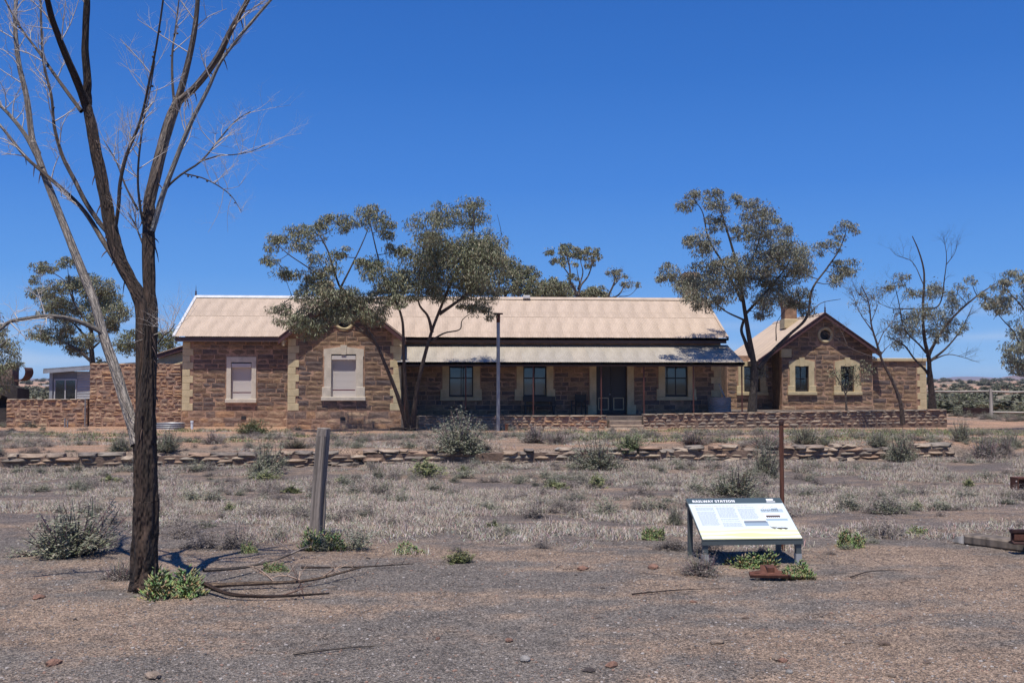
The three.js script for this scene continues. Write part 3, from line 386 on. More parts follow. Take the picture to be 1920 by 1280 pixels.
function plate(points, holes, z0, z1) {
  const s = new THREE.Shape(points.map(p => new THREE.Vector2(p[0], p[1])));
  for (const h of holes) { const q = new THREE.Path(); if (h.r) q.absarc(h.x, h.y, h.r, 0, Math.PI * 2, true); else { q.moveTo(h[0], h[2]); q.lineTo(h[0], h[3]); q.lineTo(h[1], h[3]); q.lineTo(h[1], h[2]); q.closePath(); } s.holes.push(q); }
  const g = new THREE.ExtrudeGeometry(s, { depth: z1 - z0, bevelEnabled: false, curveSegments: 28 }); g.translate(0, 0, z0); return g;
}
function corrugated(w, l, pitch = .0762, amp = .0085) { // x across, y along; ribs run along y
  const gb = new GB(), n = Math.round(w / pitch) * 6;
  for (let i = 0; i <= n; i++) { const x = i / n * w, z = amp * Math.cos(x / pitch * Math.PI * 2); gb.v(x - w / 2, -l / 2, z, x / 1.5, 0); gb.v(x - w / 2, l / 2, z, x / 1.5, l / 3); }
  for (let i = 0; i < n; i++) gb.quad(i * 2, i * 2 + 2, i * 2 + 3, i * 2 + 1);
  return gb.geo();
}
// sheets covering a slope from the upper edge (yu, zu) to the lower edge (yl, zl), side by side along x
function sheetRow(parent, name, x0, x1, yu, zu, yl, zl, mats, r, along = 'x', width = .762) {
  const n = Math.max(1, Math.round((x1 - x0) / width)), w = (x1 - x0) / n, l = Math.hypot(yu - yl, zu - zl), g = corrugated(w + .03, l);
  for (let i = 0; i < n; i++) {
    const m = mesh(name, g, mats[Math.floor(r() * mats.length)], parent), c = x0 + (i + .5) * w, y = (yu + yl) / 2 + uni(r, 0, .004) + (i % 2) * .003;
    const B = new THREE.Matrix4(), up = new THREE.Vector3(0, yu - yl, zu - zl).normalize(), X = new THREE.Vector3(1, 0, 0), N = new THREE.Vector3().crossVectors(X, up);
    if (along === 'x') { B.makeBasis(X, up, N); m.position.set(c, y, (zu + zl) / 2); }
    else { const up2 = new THREE.Vector3(zu - zl, yu - yl, 0).normalize(), X2 = new THREE.Vector3(0, 0, 1), N2 = new THREE.Vector3().crossVectors(X2, up2); B.makeBasis(X2, up2, N2); m.position.set((zu + zl) / 2, y, c); }
    m.quaternion.setFromRotationMatrix(B);
  }
}
const SITE = Math.atan(128 / 1900);    // the station stands turned a little to the camera line
function settle(g, x, y, z) { for (const c of g.children) c.position.sub(new THREE.Vector3(x, y, z)); g.rotation.y = SITE; g.position.set(x, y, z).applyAxisAngle(new THREE.Vector3(0, 1, 0), SITE); shadows(g); return g; }
const siteToWorld = (x, y, z) => new THREE.Vector3(x, y, z).applyAxisAngle(new THREE.Vector3(0, 1, 0), SITE);
const rb = rng(21);

function quoins(parent, xEdge, dir, y0, y1, z, m = cream) {
  const n = Math.round((y1 - y0) / .305), h = (y1 - y0) / n;
  for (let k = 0; k < n; k++) { const w = k % 2 ? .33 : .47, a = dir > 0 ? xEdge - .012 : xEdge - w, b = dir > 0 ? xEdge + w : xEdge + .012; mesh('quoin', cbox(a, b, y0 + k * h + .004, y0 + (k + 1) * h - .004, z - .3, z + .035, .01), m, parent); }
}
// window with a plastered surround; kind: shutter, sash
function windowUnit(parent, x0, x1, y0, y1, z, o) {
  const { sw = .2, kind = 'sash', m = cream, arch = 0, sillW = .12, foot = 0, label } = o;
  const w = new THREE.Group(); w.name = 'window'; parent.add(w); if (label) w.userData.label = label;
  const t = .24;
  const pts = [[x0 - sw, y0], [x0 - sw, y1 + t]]; const cx = (x0 + x1) / 2;
  if (arch) pts.push([x0 - sw - .03, y1 - .08], [x0 - sw - .03, y1 + t - .02], [cx, y1 + t + arch], [x1 + sw + .03, y1 + t - .02], [x1 + sw + .03, y1 - .08], [x1 + sw, y1 - .1]); else pts.push([x1 + sw, y1 + t]);
  if (arch) pts.splice(1, 1, [x0 - sw, y1 - .1]);
  pts.push([x1 + sw, y0]);
  const ring = plate(pts, [[x0, x1, y0 + .001, y1]], z - .16, z + .05); mesh('surround', ring, m, w);
  if (foot) for (const [a, b] of [[x0 - sw - .09, x0 - .02], [x1 + .02, x1 + sw + .09]]) mesh('foot_block', cbox(a, b, y0 - .0, y0 + foot, z - .1, z + .065, .012), m, w);
  if (arch) mesh('keystone', prism([[cx - .1, y1 - .02], [cx + .1, y1 - .02], [cx + .14, y1 + t + arch + .06], [cx - .14, y1 + t + arch + .06]], z - .1, z + .075), m, w);
  mesh('sill', cbox(x0 - sw - sillW, x1 + sw + sillW, y0 - .17, y0 - .002, z - .16, z + .13, .015), m, w);
  if (kind === 'shutter') {
    const sh = mesh('shutter', box(x0 + .05, x1 - .05, y0, y1 - .2, z - .17, z - .155), shutterMat, w);
    const n = Math.round((y1 - .2 - y0) / .052), slat = cbox(x0 + .05, x1 - .05, 0, .044, 0, .022, .011);
    for (let k = 0; k < n; k++) { const s = mesh('slat', slat, k === 5 ? shutterTrim : shutterMat, sh); s.position.set(0, y0 + .01 + k * .052, z - .158); if (k === 5) s.scale.y = 1.02; }
    mesh('shutter_box', cbox(x0 + .012, x1 - .012, y1 - .25, y1 - .05, z - .15, z + .03, .02), shutterMat, w);
    for (const [a, b] of [[x0 + .002, x0 + .05], [x1 - .05, x1 - .002]]) mesh('guide_rail', box(a, b, y0 + .003, y1 - .25, z - .16, z - .11), shutterMat, w);
    mesh('head_board', box(x0 + .002, x1 - .002, y1 - .05, y1 - .002, z - .2, z - .16), brownPaint, w);
  } else {
    const f = .05, ym = y0 + (y1 - y0) * .5;
    for (const b of [[x0, x0 + f, y0, y1], [x1 - f, x1, y0, y1], [x0 + f, x1 - f, y0, y0 + .09], [x0 + f, x1 - f, y1 - f, y1], [x0 + f, x1 - f, ym - .03, ym + .03], [cx - .02, cx + .02, y0 + .09, y1 - f]]) mesh('sash_bar', box(b[0] + .001, b[1] - .001, b[2] + .001, b[3] - .001, z - .2, z - .14), darkWood, w);
    for (const [a, b] of [[y0 + .09, ym - .03], [ym + .03, y1 - f]]) for (const [p, q] of [[x0 + f, cx - .02], [cx + .02, x1 - f]]) mesh('pane', box(p + .001, q - .001, a + .001, b - .001, z - .175, z - .17), glass, w);
    if (o.curtain) mesh('curtain', box(x0 + .06, x1 - .06, y0 + .08, y0 + (y1 - y0) * o.curtain, z - .42, z - .41), curtain, w);
  }
  return w;
}
function finial(parent, x, y, z, h) { mesh('finial', new THREE.LatheGeometry([[.05, 0], [.035, .12], [.06, .18], [.025, .26], [.05, .34], [.018, .5], [.003, 1]].map(p => new THREE.Vector2(p[0], p[1] * h)), 8).translate(x, y, z), rustDark, parent); }
function chimney(parent, x0, x1, z0, z1, y0, y1, body, pots) {
  const c = mesh('chimney', cbox(x0, x1, y0, y1 - .3, z0, z1, .02), body, parent);
  for (const [e, a, b] of [[.05, y1 - .34, y1 - .22], [.1, y1 - .215, y1 - .08], [.04, y1 - .075, y1]]) mesh('chimney_cap', cbox(x0 - e, x1 + e, a, b, z0 - e, z1 + e, .02), body, c);
  mesh('chimney_base', cbox(x0 - .06, x1 + .06, y0, y0 + .5, z0 - .06, z1 + .06, .03), cream, c);
}

// ---------- the station building ----------
{
  const S = thing('station_building', 'long brown stone station with tan iron roof, front gable and shaded veranda', 'building');
  const zA = -47, zW = -44.7;
  // left block wall
  const wl = mesh('wall', plate([[-11.86, -.4], [-6.5, -.4], [-6.5, 3.7], [-11.86, 3.7]], [[-9.69, -8.76, .93, 2.63]], zA - .35, zA), mortar, S); wl.userData.label = 'sunlit stone wall with one shuttered window';
  const ha = [[-9.93, -8.52, .72, 2.9]];
  lay(rb, wl, courses(rb, -11.40, -6.8, .42, 3.62, [.19, .245], [.28, .78], ha), zA, COURSED, FACADE, FACADE_C, { most: 300 });
  const pl = mesh('plinth', box(-11.9, -6.6, -.4, .42, zA - .3, zA + .05), mortar, S);
  lay(rb, pl, courses(rb, -11.88, -6.8, -.36, .41, [.2, .27], [.35, .9]), zA + .05, COURSED, RUBBLE, RUBBLE_C, { most: 60 });
  mesh('air_vent', box(-9.2, -8.98, .02, .18, zA + .06, zA + .085), darkWood, pl);
  quoins(S, -11.86, 1, .43, 3.56, zA);
  // gable wing
  const gy = x => 5.78 - .807 * Math.abs(x + 4.41) - .1;
  const ww = mesh('wall', plate([[-6.77, -.4], [-1.88, -.4], [-1.88, gy(-1.88)], [-4.41, 5.68], [-6.77, gy(-6.77)]], [[-4.91, -3.83, 1.07, 2.94], { x: -4.36, y: 4.41, r: .32 }], zW - .35, zW), mortar, S); ww.userData.label = 'stone gable wall with round opening and shuttered window';
  const hw = [[-5.26, -3.48, .86, 3.3], [-4.82, -3.9, 3.97, 4.87]];
  lay(rb, ww, courses(rb, -6.4, -2.2, .47, 5.5, [.19, .245], [.28, .78], hw, y => { const k = (5.62 - y) / .807; return [Math.max(-6.38, -4.41 - k), Math.min(-2.27, -4.41 + k)]; }), zW, COURSED, FACADE, FACADE_C, { most: 240 });
  const pw = mesh('plinth', box(-6.82, -1.84, -.4, .46, zW - .3, zW + .05), mortar, S);
  lay(rb, pw, courses(rb, -6.8, -1.86, -.36, .45, [.2, .27], [.35, .9]), zW + .05, COURSED, RUBBLE, RUBBLE_C, { most: 60 });
  mesh('air_vent', box(-4.5, -4.28, .05, .2, zW + .06, zW + .085), darkWood, pw);
  quoins(S, -6.77, 1, .48, 3.62, zW); quoins(S, -1.88, -1, .48, 3.62, zW);
  const oc = mesh('round_vent', new THREE.TorusGeometry(.385, .075, 10, 36).scale(1, 1, .6).translate(-4.36, 4.41, zW + .02), cream, S); mesh('vent_backing', new THREE.CylinderGeometry(.33, .33, .02, 28).rotateX(Math.PI / 2).translate(-4.36, 4.41, zW - .3), darkWood, oc);
  for (const x of [-6.77, -1.88]) mesh('side_wall', box(x < -4 ? x + .002 : x - .35, x < -4 ? x + .35 : x - .002, -.4, 3.65, zA - .34, zW - .352), FACADE[0], S);
  mesh('side_stonework', box(-1.879, -1.86, -.3, 3.6, zA + .01, zW - .32), FACADE[3], S);
  // hall wall in the shade of the veranda
  const hh = [[.25, 1.36, 1.02, 2.78], [3.69, 4.78, 1.02, 2.78], [7.11, 8.57, .22, 2.8], [10.37, 11.45, 1.02, 2.78]];
  const wh = mesh('wall', plate([[-1.9, -.4], [13.04, -.4], [13.04, 3.7], [-1.9, 3.7]], hh, zA - .35, zA), mortar, S); wh.userData.label = 'long stone wall in the shade under the veranda';
  lay(rb, wh, courses(rb, -1.86, 12.7, .24, 3.4, [.19, .245], [.28, .78], [[-.1, 1.7, .84, 3.05], [3.35, 5.13, .84, 3.05], [6.78, 8.9, .2, 3.06], [10.02, 11.8, .84, 3.05]]), zA, COURSED, FACADE, FACADE_C, { most: 120 });
  quoins(S, 13.04, -1, .43, 3.5, zA);
  // ends, back, floor: closed body
  mesh('end_wall', plate([[-47.35, -.4], [-54.2, -.4], [-54.2, 3.7], [-50.6, 5.75], [-47.35, 3.9]].map(p => [-p[0], p[1]]), [], 0, .35).rotateY(Math.PI / 2).translate(-11.86, 0, 0), FACADE[1], S);
  mesh('end_wall', plate([[-47.35, -.4], [-54.2, -.4], [-54.2, 3.7], [-50.6, 5.75], [-47.35, 3.9]].map(p => [-p[0], p[1]]), [], 0, .35).rotateY(Math.PI / 2).translate(12.69, 0, 0), FACADE[1], S);
  mesh('rear_wall', box(-11.5, 12.68, -.4, 3.7, -54.2, -53.85), FACADE[2], S);
  mesh('floor', box(-11.5, 12.68, -.1, .2, -53.84, zA - .36), roomPlaster, S); mesh('inner_wall', box(-1.5, 12.6, .21, 3.6, -49.2, -49.1), roomPlaster, S);
  // roof
  const roof = new THREE.Group(); roof.name = 'roof'; S.add(roof); roof.userData.label = 'tan corrugated iron roof';
  const eY = 3.79, eZ = -46.5, rY = 5.92, rZ = -50.6, mid = .5;
  sheetRow(roof, 'roof_sheet', -12.15, 13.25, rY, rZ, lerp(rY, eY, mid), lerp(rZ, eZ, mid), ironTan, rb);
  sheetRow(roof, 'roof_sheet', -12.15, 13.25, lerp(rY, eY, mid - .03) - .012, lerp(rZ, eZ, mid - .03), eY - .006, eZ, ironTan, rb);
  sheetRow(roof, 'roof_sheet', -12.15, 13.25, rY, rZ, 3.79, -54.7, ironTan, rb);
  const cap = (x0, x1, m) => { const g = mesh('ridge_cap', prism([[-.2, -.085], [-.19, -.07], [-.05, .03], [0, .05], [.05, .03], [.19, -.07], [.2, -.085], [0, .0]], x0, x1).rotateY(Math.PI / 2), m, roof); g.position.set(0, rY + .03, rZ); return g; };
  cap(-12.2, -3.4, whiteCap); cap(-3.4, 13.3, ironTan[0]);
  mesh('verge_cap', prism([[46.5, 3.78], [46.5, 3.84], [50.6, 5.99], [54.7, 3.84], [54.7, 3.78], [50.6, 5.9]].map(p => [p[0], p[1]]), 0, .12).rotateY(Math.PI / 2).translate(-12.22, 0, 0), whiteCap, roof);
  mesh('verge_cap', prism([[46.5, 3.76], [46.5, 3.83], [50.6, 5.97], [54.7, 3.83], [54.7, 3.76], [50.6, 5.88]].map(p => [p[0], p[1]]), 0, .1).rotateY(Math.PI / 2).translate(13.2, 0, 0), ironTan[1], roof);
  // wing roof, its ribs running down to both sides
  const wy = 5.78, fy = 3.6, cx = -4.41, half = 2.7;
  for (const s of [-1, 1]) {
    const n = 8, w = 6.1 / n;
    const g = corrugated(w + .03, Math.hypot(half, wy - fy));
    for (let i = 0; i < n; i++) { const m = mesh('roof_sheet', g, ironTan[i % 3], roof); const up = new THREE.Vector3(-s * half, wy - fy, 0).normalize(), X = new THREE.Vector3(0, 0, s), N = new THREE.Vector3().crossVectors(X, up); m.quaternion.setFromRotationMatrix(new THREE.Matrix4().makeBasis(X, up, N)); m.position.set(cx + s * half / 2, (wy + fy) / 2 + (i % 2) * .003, -44.33 - (i + .5) * w); }
    // bargeboard and its fillet
    const bb = mesh('bargeboard', prism([[0, 0], [0, -.24], [half + .04, fy - wy - .25], [half + .04, fy - wy + .0]].map(p => [p[0] * s, p[1]]), -44.35, -44.3).translate(cx, wy + .005, 0), maroon, S);
    mesh('verge_trim', prism([[0, .05], [0, .01], [half + .06, fy - wy - .0], [half + .06, fy - wy + .045]].map(p => [p[0] * s, p[1]]), -44.4, -44.27).translate(cx, wy + .005, 0), s < 0 ? maroon : maroon, bb);
  }
  const wc = mesh('ridge_cap', prism([[-.16, -.12], [0, .04], [.16, -.12], [0, -.01]], -50.4, -44.28).translate(cx, wy + .02, 0), ironTan[1], roof);
  for (const x of [-6.95, -1.87]) mesh('eave_bracket', box(x - .05, x + .05, 3.3, 3.52, -44.68, -44.36), cream, S);
  // eaves: fascia and gutter
  mesh('fascia', box(-12.1, -7.12, 3.55, 3.76, -46.6, -46.56), brownPaint, S);
  mesh('soffit', box(-12.1, -7.0, 3.62, 3.64, -46.99, -46.61), brownPaint, S);
  mesh('fascia', box(-1.7, 13.2, 3.53, 3.74, -46.6, -46.56), brownPaint, S);
  mesh('soffit', box(-1.7, 13.2, 3.6, 3.62, -46.99, -46.61), brownPaint, S);
  const gut = (x0, x1, y, z, m) => mesh('gutter', new THREE.ExtrudeGeometry(new THREE.Shape([[0, 0], [.02, -.07], [.06, -.09], [.1, -.07], [.12, .01], [.105, .01], [.09, -.06], [.06, -.075], [.03, -.06], [.015, 0]].map(p => new THREE.Vector2(p[0], p[1]))), { depth: x1 - x0, bevelEnabled: false }).rotateY(Math.PI / 2).scale(1, 1, -1).translate(x0, y, z), m, S);
  gut(-1.75, 13.28, 3.755, -46.56, gutterGrey);
  finial(S, -12.18, 5.95, -50.6, .55);
  chimney(S, -6.25, -5.6, -51.3, -50.7, 5.6, 6.75, cream); chimney(S, 12.25, 12.9, -51.2, -50.5, 5.6, 7.3, RUBBLE[3]);
  mesh('ridge_vent', cbox(3.95, 4.3, 5.9, 6.06, -50.55, -50.3, .02), whiteCap, roof);
  // downpipe in the corner
  mesh('downpipe', new THREE.CylinderGeometry(.04, .04, 3.2, 10).translate(-6.86, 1.9, -46.92), maroon, S);
  // veranda
  const V = new THREE.Group(); V.name = 'veranda'; S.add(V); V.userData.label = 'lean-to veranda with weathered iron roof on thin red posts';
  sheetRow(V, 'roof_sheet', -1.86, 13.35, 3.47, -46.98, 2.6, -44.3, ironGrey, rb);
  mesh('fascia', box(-2.0, 13.3, 2.42, 2.56, -44.42, -44.38), brownPaint, V);
  mesh('gutter', new THREE.ExtrudeGeometry(new THREE.Shape([[0, 0], [.02, -.07], [.06, -.09], [.1, -.07], [.12, .01], [.1, .01], [.06, -.075], [.02, 0]].map(p => new THREE.Vector2(p[0], p[1]))), { depth: 15.4, bevelEnabled: false }).rotateY(Math.PI / 2).scale(1, 1, -1).translate(-2.02, 2.575, -44.38), maroon, V);
  mesh('flashing', box(-2.02, -1.5, 2.6, 2.64, -44.75, -44.25), whiteCap, V);
  mesh('end_barge', prism([[44.4, 2.42], [44.3, 2.59], [46.98, 3.46], [46.98, 3.3]], 0, .04).rotateY(Math.PI / 2).translate(13.31, 0, 0), brownPaint, V);
  for (const x of [-1.7, .96, 3.94, 6.96, 8.87, 11.1, 13.3]) mesh('post', new THREE.CylinderGeometry(.032, .032, 2.22, 10).translate(x, 1.32, -44.5), redPost, V);
  for (let x = -1.2; x < 13.3; x += 1.2) mesh('rafter', prism([[44.45, 2.45], [44.45, 2.54], [46.95, 3.36], [46.95, 3.27]], 0, .05).rotateY(Math.PI / 2).translate(x, 0, 0), brownPaint, V);
  mesh('veranda_floor', box(-1.85, 13.6, -.35, .22, -46.99, -44.3), slabFloor, V);
  // openings
  windowUnit(S, -9.69, -8.76, .95, 2.63, zA, { kind: 'shutter', m: creamPale, sw: .2, sillW: .04 });
  windowUnit(S, -4.91, -3.83, 1.08, 2.94, zW, { kind: 'shutter', m: creamPale, sw: .3, arch: .1, foot: .42, sillW: .12 });
  for (const [a, b, c] of [[.25, 1.36, .6], [3.69, 4.78, .55], [10.37, 11.45, 0]]) windowUnit(S, a, b, 1.04, 2.78, zA, { sw: .31, foot: .36, sillW: .1, curtain: c });
  const D = new THREE.Group(); D.name = 'door'; S.add(D); D.userData.label = 'dark double door with cream panel mouldings';
  mesh('surround', plate([[6.8, .2], [6.8, 3.05], [8.88, 3.05], [8.88, .2], [8.57, .2], [8.57, 2.8], [7.11, 2.8], [7.11, .2]], [], zA - .2, zA + .06), cream, D);
  for (const [a, b] of [[6.7, 7.12], [8.56, 8.98]]) mesh('foot_block', cbox(a, b, .2, .66, zA - .1, zA + .08, .015), cream, D);
  for (const [a, b] of [[7.13, 7.83], [7.85, 8.55]]) {
    const lf = mesh('door_leaf', box(a, b, .24, 2.5, zA - .26, zA - .2), darkWood, D);
    for (const q of [[a + .1, b - .1, .42, .46], [a + .1, b - .1, .96, 1.0], [a + .1, a + .14, .46, .96], [b - .14, b - .1, .46, .96]]) mesh('moulding', box(q[0], q[1], q[2], q[3], zA - .198, zA - .18), cream, lf);
  }
  mesh('fanlight', box(7.13, 8.55, 2.52, 2.78, zA - .24, zA - .22), glass, D); mesh('doorknob', new THREE.SphereGeometry(.035, 12, 8).translate(7.79, 1.15, zA - .17), zinc, D);
  settle(S, 0, -.3, -50);
}

// ---------- the cottage on the right with its flat annex ----------
{
  const C = thing('stone_cottage', 'smaller brown stone building with tan gable roof, round vent and flat-topped annex', 'building');
  const z = -50, ax = 19.12, ay = 5.18, sl = .7;
  const wall = mesh('wall', plate([[17.0, -.3], [21.7, -.3], [21.7, ay - .12 - sl * 2.58], [ax, ay - .12], [17.0, ay - .12 - sl * 2.12]], [[17.67, 18.37, 1.25, 2.54], [20.04, 20.71, 1.25, 2.54], { x: 19.26, y: 4.11, r: .27 }], z - .35, z), mortar, C); wall.userData.label = 'stone gable wall with two windows and a round vent';
  lay(rb, wall, courses(rb, 17.02, 21.68, .58, 4.95, [.2, .26], [.3, .8], [[17.32, 18.72, 1.0, 2.92], [19.69, 21.06, 1.0, 2.92], [18.82, 19.7, 3.66, 4.56]], y => { const k = (ay - .12 - y) / sl; return [Math.max(17.02, ax - k), Math.min(21.68, ax + k)]; }), z, COURSED, FACADE, FACADE_C, { most: 220 });
  const pl = mesh('plinth', box(16.95, 21.72, -.3, .55, z - .3, z + .06), mortar, C);
  lay(rb, pl, courses(rb, 16.97, 21.7, .1, .54, [.2, .25], [.4, .9]), z + .06, COURSED, RUBBLE, RUBBLE_C, { most: 40 });
  mesh('corner_block', cbox(16.96, 17.5, 2.98, 3.4, z - .2, z + .04), cream, C);
  const rv = mesh('round_vent', new THREE.TorusGeometry(.34, .075, 10, 36).scale(1, 1, .6).translate(19.26, 4.11, z + .02), cream, C); mesh('vent_backing', new THREE.CylinderGeometry(.29, .29, .02, 28).rotateX(Math.PI / 2).translate(19.26, 4.11, z - .3), darkWood, rv);
  windowUnit(C, 17.67, 18.37, 1.25, 2.54, z, { sw: .28, arch: .12, foot: .3, sillW: .12 }); windowUnit(C, 20.04, 20.71, 1.25, 2.54, z, { sw: .28, arch: .12, foot: .3, sillW: .12 });
  // recessed part to the left under the low eave
  const wr = mesh('wall', plate([[14.6, -.3], [17.0, -.3], [17.0, 3.1], [14.6, 3.1]], [[15.5, 16.35, 1.2, 2.55]], -51.85, -51.5), mortar, C);
  lay(rb, wr, courses(rb, 14.62, 16.98, .2, 3.05, [.2, .26], [.3, .8], [[15.15, 16.7, .95, 2.9]]), -51.5, COURSED, FACADE, FACADE_C, { most: 60 });
  windowUnit(C, 15.5, 16.35, 1.22, 2.55, -51.5, { sw: .3, foot: .3, sillW: .1 });
  mesh('side_wall', box(17.002, 17.35, -.3, 3.3, -57, z - .352), FACADE[1], C); mesh('side_wall', box(21.35, 21.7, -.3, 3.0, -57, z - .352), FACADE[1], C);
  mesh('side_wall', box(14.6, 14.9, -.3, 2.9, -57, -51.86), FACADE[2], C); mesh('rear_wall', plate([[14.6, -.3], [21.7, -.3], [21.7, 3.1], [ax, ay - .2], [15.3, 2.5], [14.6, 2.5]], [], -57.3, -57.01), FACADE[1], C);
  mesh('floor', box(14.9, 21.3, -.1, .2, -57, -51.9), roomPlaster, C);
  const roof = new THREE.Group(); roof.name = 'roof'; C.add(roof); roof.userData.label = 'tan corrugated gable roof';
  for (const [s, run] of [[-1, 3.4], [1, 2.85]]) {
    const drop = run * sl, n = 10, w = 7.8 / n, g = corrugated(w + .03, Math.hypot(run, drop));
    for (let i = 0; i < n; i++) { const m = mesh('roof_sheet', g, ironTan[i % 3], roof), up = new THREE.Vector3(-s * run, drop, 0).normalize(), X = new THREE.Vector3(0, 0, s), N = new THREE.Vector3().crossVectors(X, up); m.quaternion.setFromRotationMatrix(new THREE.Matrix4().makeBasis(X, up, N)); m.position.set(ax + s * run / 2, ay - drop / 2 + (i % 2) * .003, -49.6 - (i + .5) * w); }
    mesh('bargeboard', prism([[0, 0], [0, -.22], [s * (run + .04), -drop - .24], [s * (run + .04), -drop]], -49.64, -49.6).translate(ax, ay + .004, 0), maroon, C);
    mesh('verge_trim', prism([[0, .05], [0, .012], [s * (run + .05), -drop], [s * (run + .05), -drop + .04]], -49.68, -49.56).translate(ax, ay + .006, 0), maroon, C);
  }
  mesh('ridge_cap', prism([[-.16, -.1], [0, .04], [.16, -.1], [0, -.01]], -57.45, -49.58).translate(ax, ay + .02, 0), ironTan[1], roof);
  mesh('fascia', box(15.68, 15.72, 2.56, 2.78, -57.4, -49.66), brownPaint, C);
  chimney(C, 18.2, 18.85, -53.6, -52.9, 4.6, 6.15, RUBBLE[1]);
  finial(C, ax, ay + .03, -49.62, .62);
  // annex
  const an = mesh('wall', box(21.71, 24.6, -.3, 2.78, -50.6, -50.25), mortar, C); an.userData.label = 'flat-topped annex wall with cream coping';
  lay(rb, an, courses(rb, 21.75, 24.1, .2, 2.76, [.2, .26], [.3, .8]), -50.25, COURSED, FACADE, FACADE_C, { most: 120 });
  mesh('side_wall', box(24.3, 24.6, -.3, 2.78, -55, -50.602), FACADE[1], C); mesh('annex_roof', box(21.72, 24.58, 2.79, 2.84, -55, -50.3), zincDull, C);
  mesh('coping', cbox(21.72, 24.68, 2.785, 2.95, -50.62, -50.14, .02), cream, C);
  quoins(C, 24.6, -1, .2, 2.78, -50.25);
  settle(C, 19, -.2, -52);
}
// ---------- stone walls around the buildings ----------
// irregular rubble: loose rows, some stones split into thinner ones, none quite level
function splitStones(r, x0, y0, w0, h0) {
  const out = [];
  for (const [x, y, w, h] of courses(r, x0, x0 + w0, y0, y0 + h0, [.15, .27], [.2, .62])) {
    const q = r(), dy = uni(r, -.02, .02);
    if (q < .22 && h > .17) { const k = uni(r, .38, .62); out.push([x, y, w, h * k], [x, y + h * k, w, h * (1 - k)]); }
    else if (q < .38 && w > .36) { const k = uni(r, .3, .7), j = uni(r, .42, .58); out.push([x, y, w * k, h], [x + w * k, y, w * (1 - k), h * j], [x + w * k, y + h * j, w * (1 - k), h * (1 - j)]); }
    else out.push([x, y + dy, w, h * uni(r, .9, 1.1)]);
  }
  return out;
}
function rubbleWall(label, x0, x1, y0, y1, z, thick, o = {}) {
  const W = thing('stone_wall', label, 'wall', o.group), r = rng(o.seed ?? 5), lift = o.slope ? x => (x - x0) * o.slope : null;
  const core = mesh('core', prism([[x0 + .03, y0 - .2], [x1 - .03, y0 - .2], [x1 - .03, y1 - .03 + (lift ? lift(x1) : 0)], [x0 + .03, y1 - .03]], z - thick, z), o.core ?? mortar, W);
  lay(r, core, o.h ? courses(r, x0, x1, y0, y1, o.h, o.l) : splitStones(r, x0, y0, x1 - x0, y1 - y0), z, o.geos ?? RUB, o.mats ?? RUBBLE, o.cols ?? RUBBLE_C, { gap: .012, depth: .16, proud: .03, jitter: .015, turn: .06, most: 300, lift });
  // capping stones along the top
  if (o.cap) { let x = x0; while (x < x1 - .1) { const w = Math.min(uni(r, .3, .7), x1 - x); const m = mesh('capstone', SLABG[Math.floor(r() * 10)], (o.capMats ?? SLAB)[Math.floor(r() * 6)], W); m.scale.set(w - .015, .06, thick + .1); m.position.set(x + w / 2, y1 + .0 + (lift ? lift(x + w / 2) : 0), z - thick / 2 + .03); x += w; } }
  settle(W, (x0 + x1) / 2, y0, z - thick / 2); return W;
}
rubbleWall('tall rubble stone wall joining the end of the station', -16.1, -11.93, -.3, 2.58, -47.3, .4, { seed: 31 });
rubbleWall('low rubble stone yard wall below the tin shed', -19.75, -16.14, -.3, .93, -47.3, .4, { seed: 32, cap: true });
rubbleWall('low stone veranda wall left of the doorway steps', -1.1, 7.15, -.34, .24, -44.0, .28, { seed: 33, cap: true, h: [.1, .2], l: [.15, .42], mats: [...RUBBLE, ...SLAB], cols: [...RUBBLE_C, ...SLAB_C], core: mortar });
rubbleWall('long low stone wall from the doorway steps past the cottage', 8.72, 22.5, -.34, .29, -44.0, .28, { seed: 34, cap: true, slope: .014, h: [.09, .17], l: [.2, .55], mats: SLAB, cols: SLAB_C, geos: SLABG, core: earthFill });
{ // ground made up behind the long wall, and the doorway steps
  const t = structure('terrace', box(13.62, 22.35, -.6, .33, -51.4, -44.3), slabFloor); t.rotation.y = SITE;
  const st = thing('doorstep', 'worn stone slab steps up to the veranda doorway', 'steps');
  mesh('step', cbox(7.2, 8.68, -.36, -.14, -44.3, -43.55, .03), SLAB[0], st); mesh('step', cbox(7.22, 8.66, -.36, .05, -44.29, -43.9, .03), SLAB[1], st);
  mesh('slab', cbox(6.9, 8.3, -.36, -.26, -43.5, -42.9, .03), SLAB[5], st); mesh('slab', cbox(8.35, 9.6, -.36, -.27, -43.3, -42.7, .03), SLAB[3], st);
  settle(st, 7.9, -.36, -43.7);
}
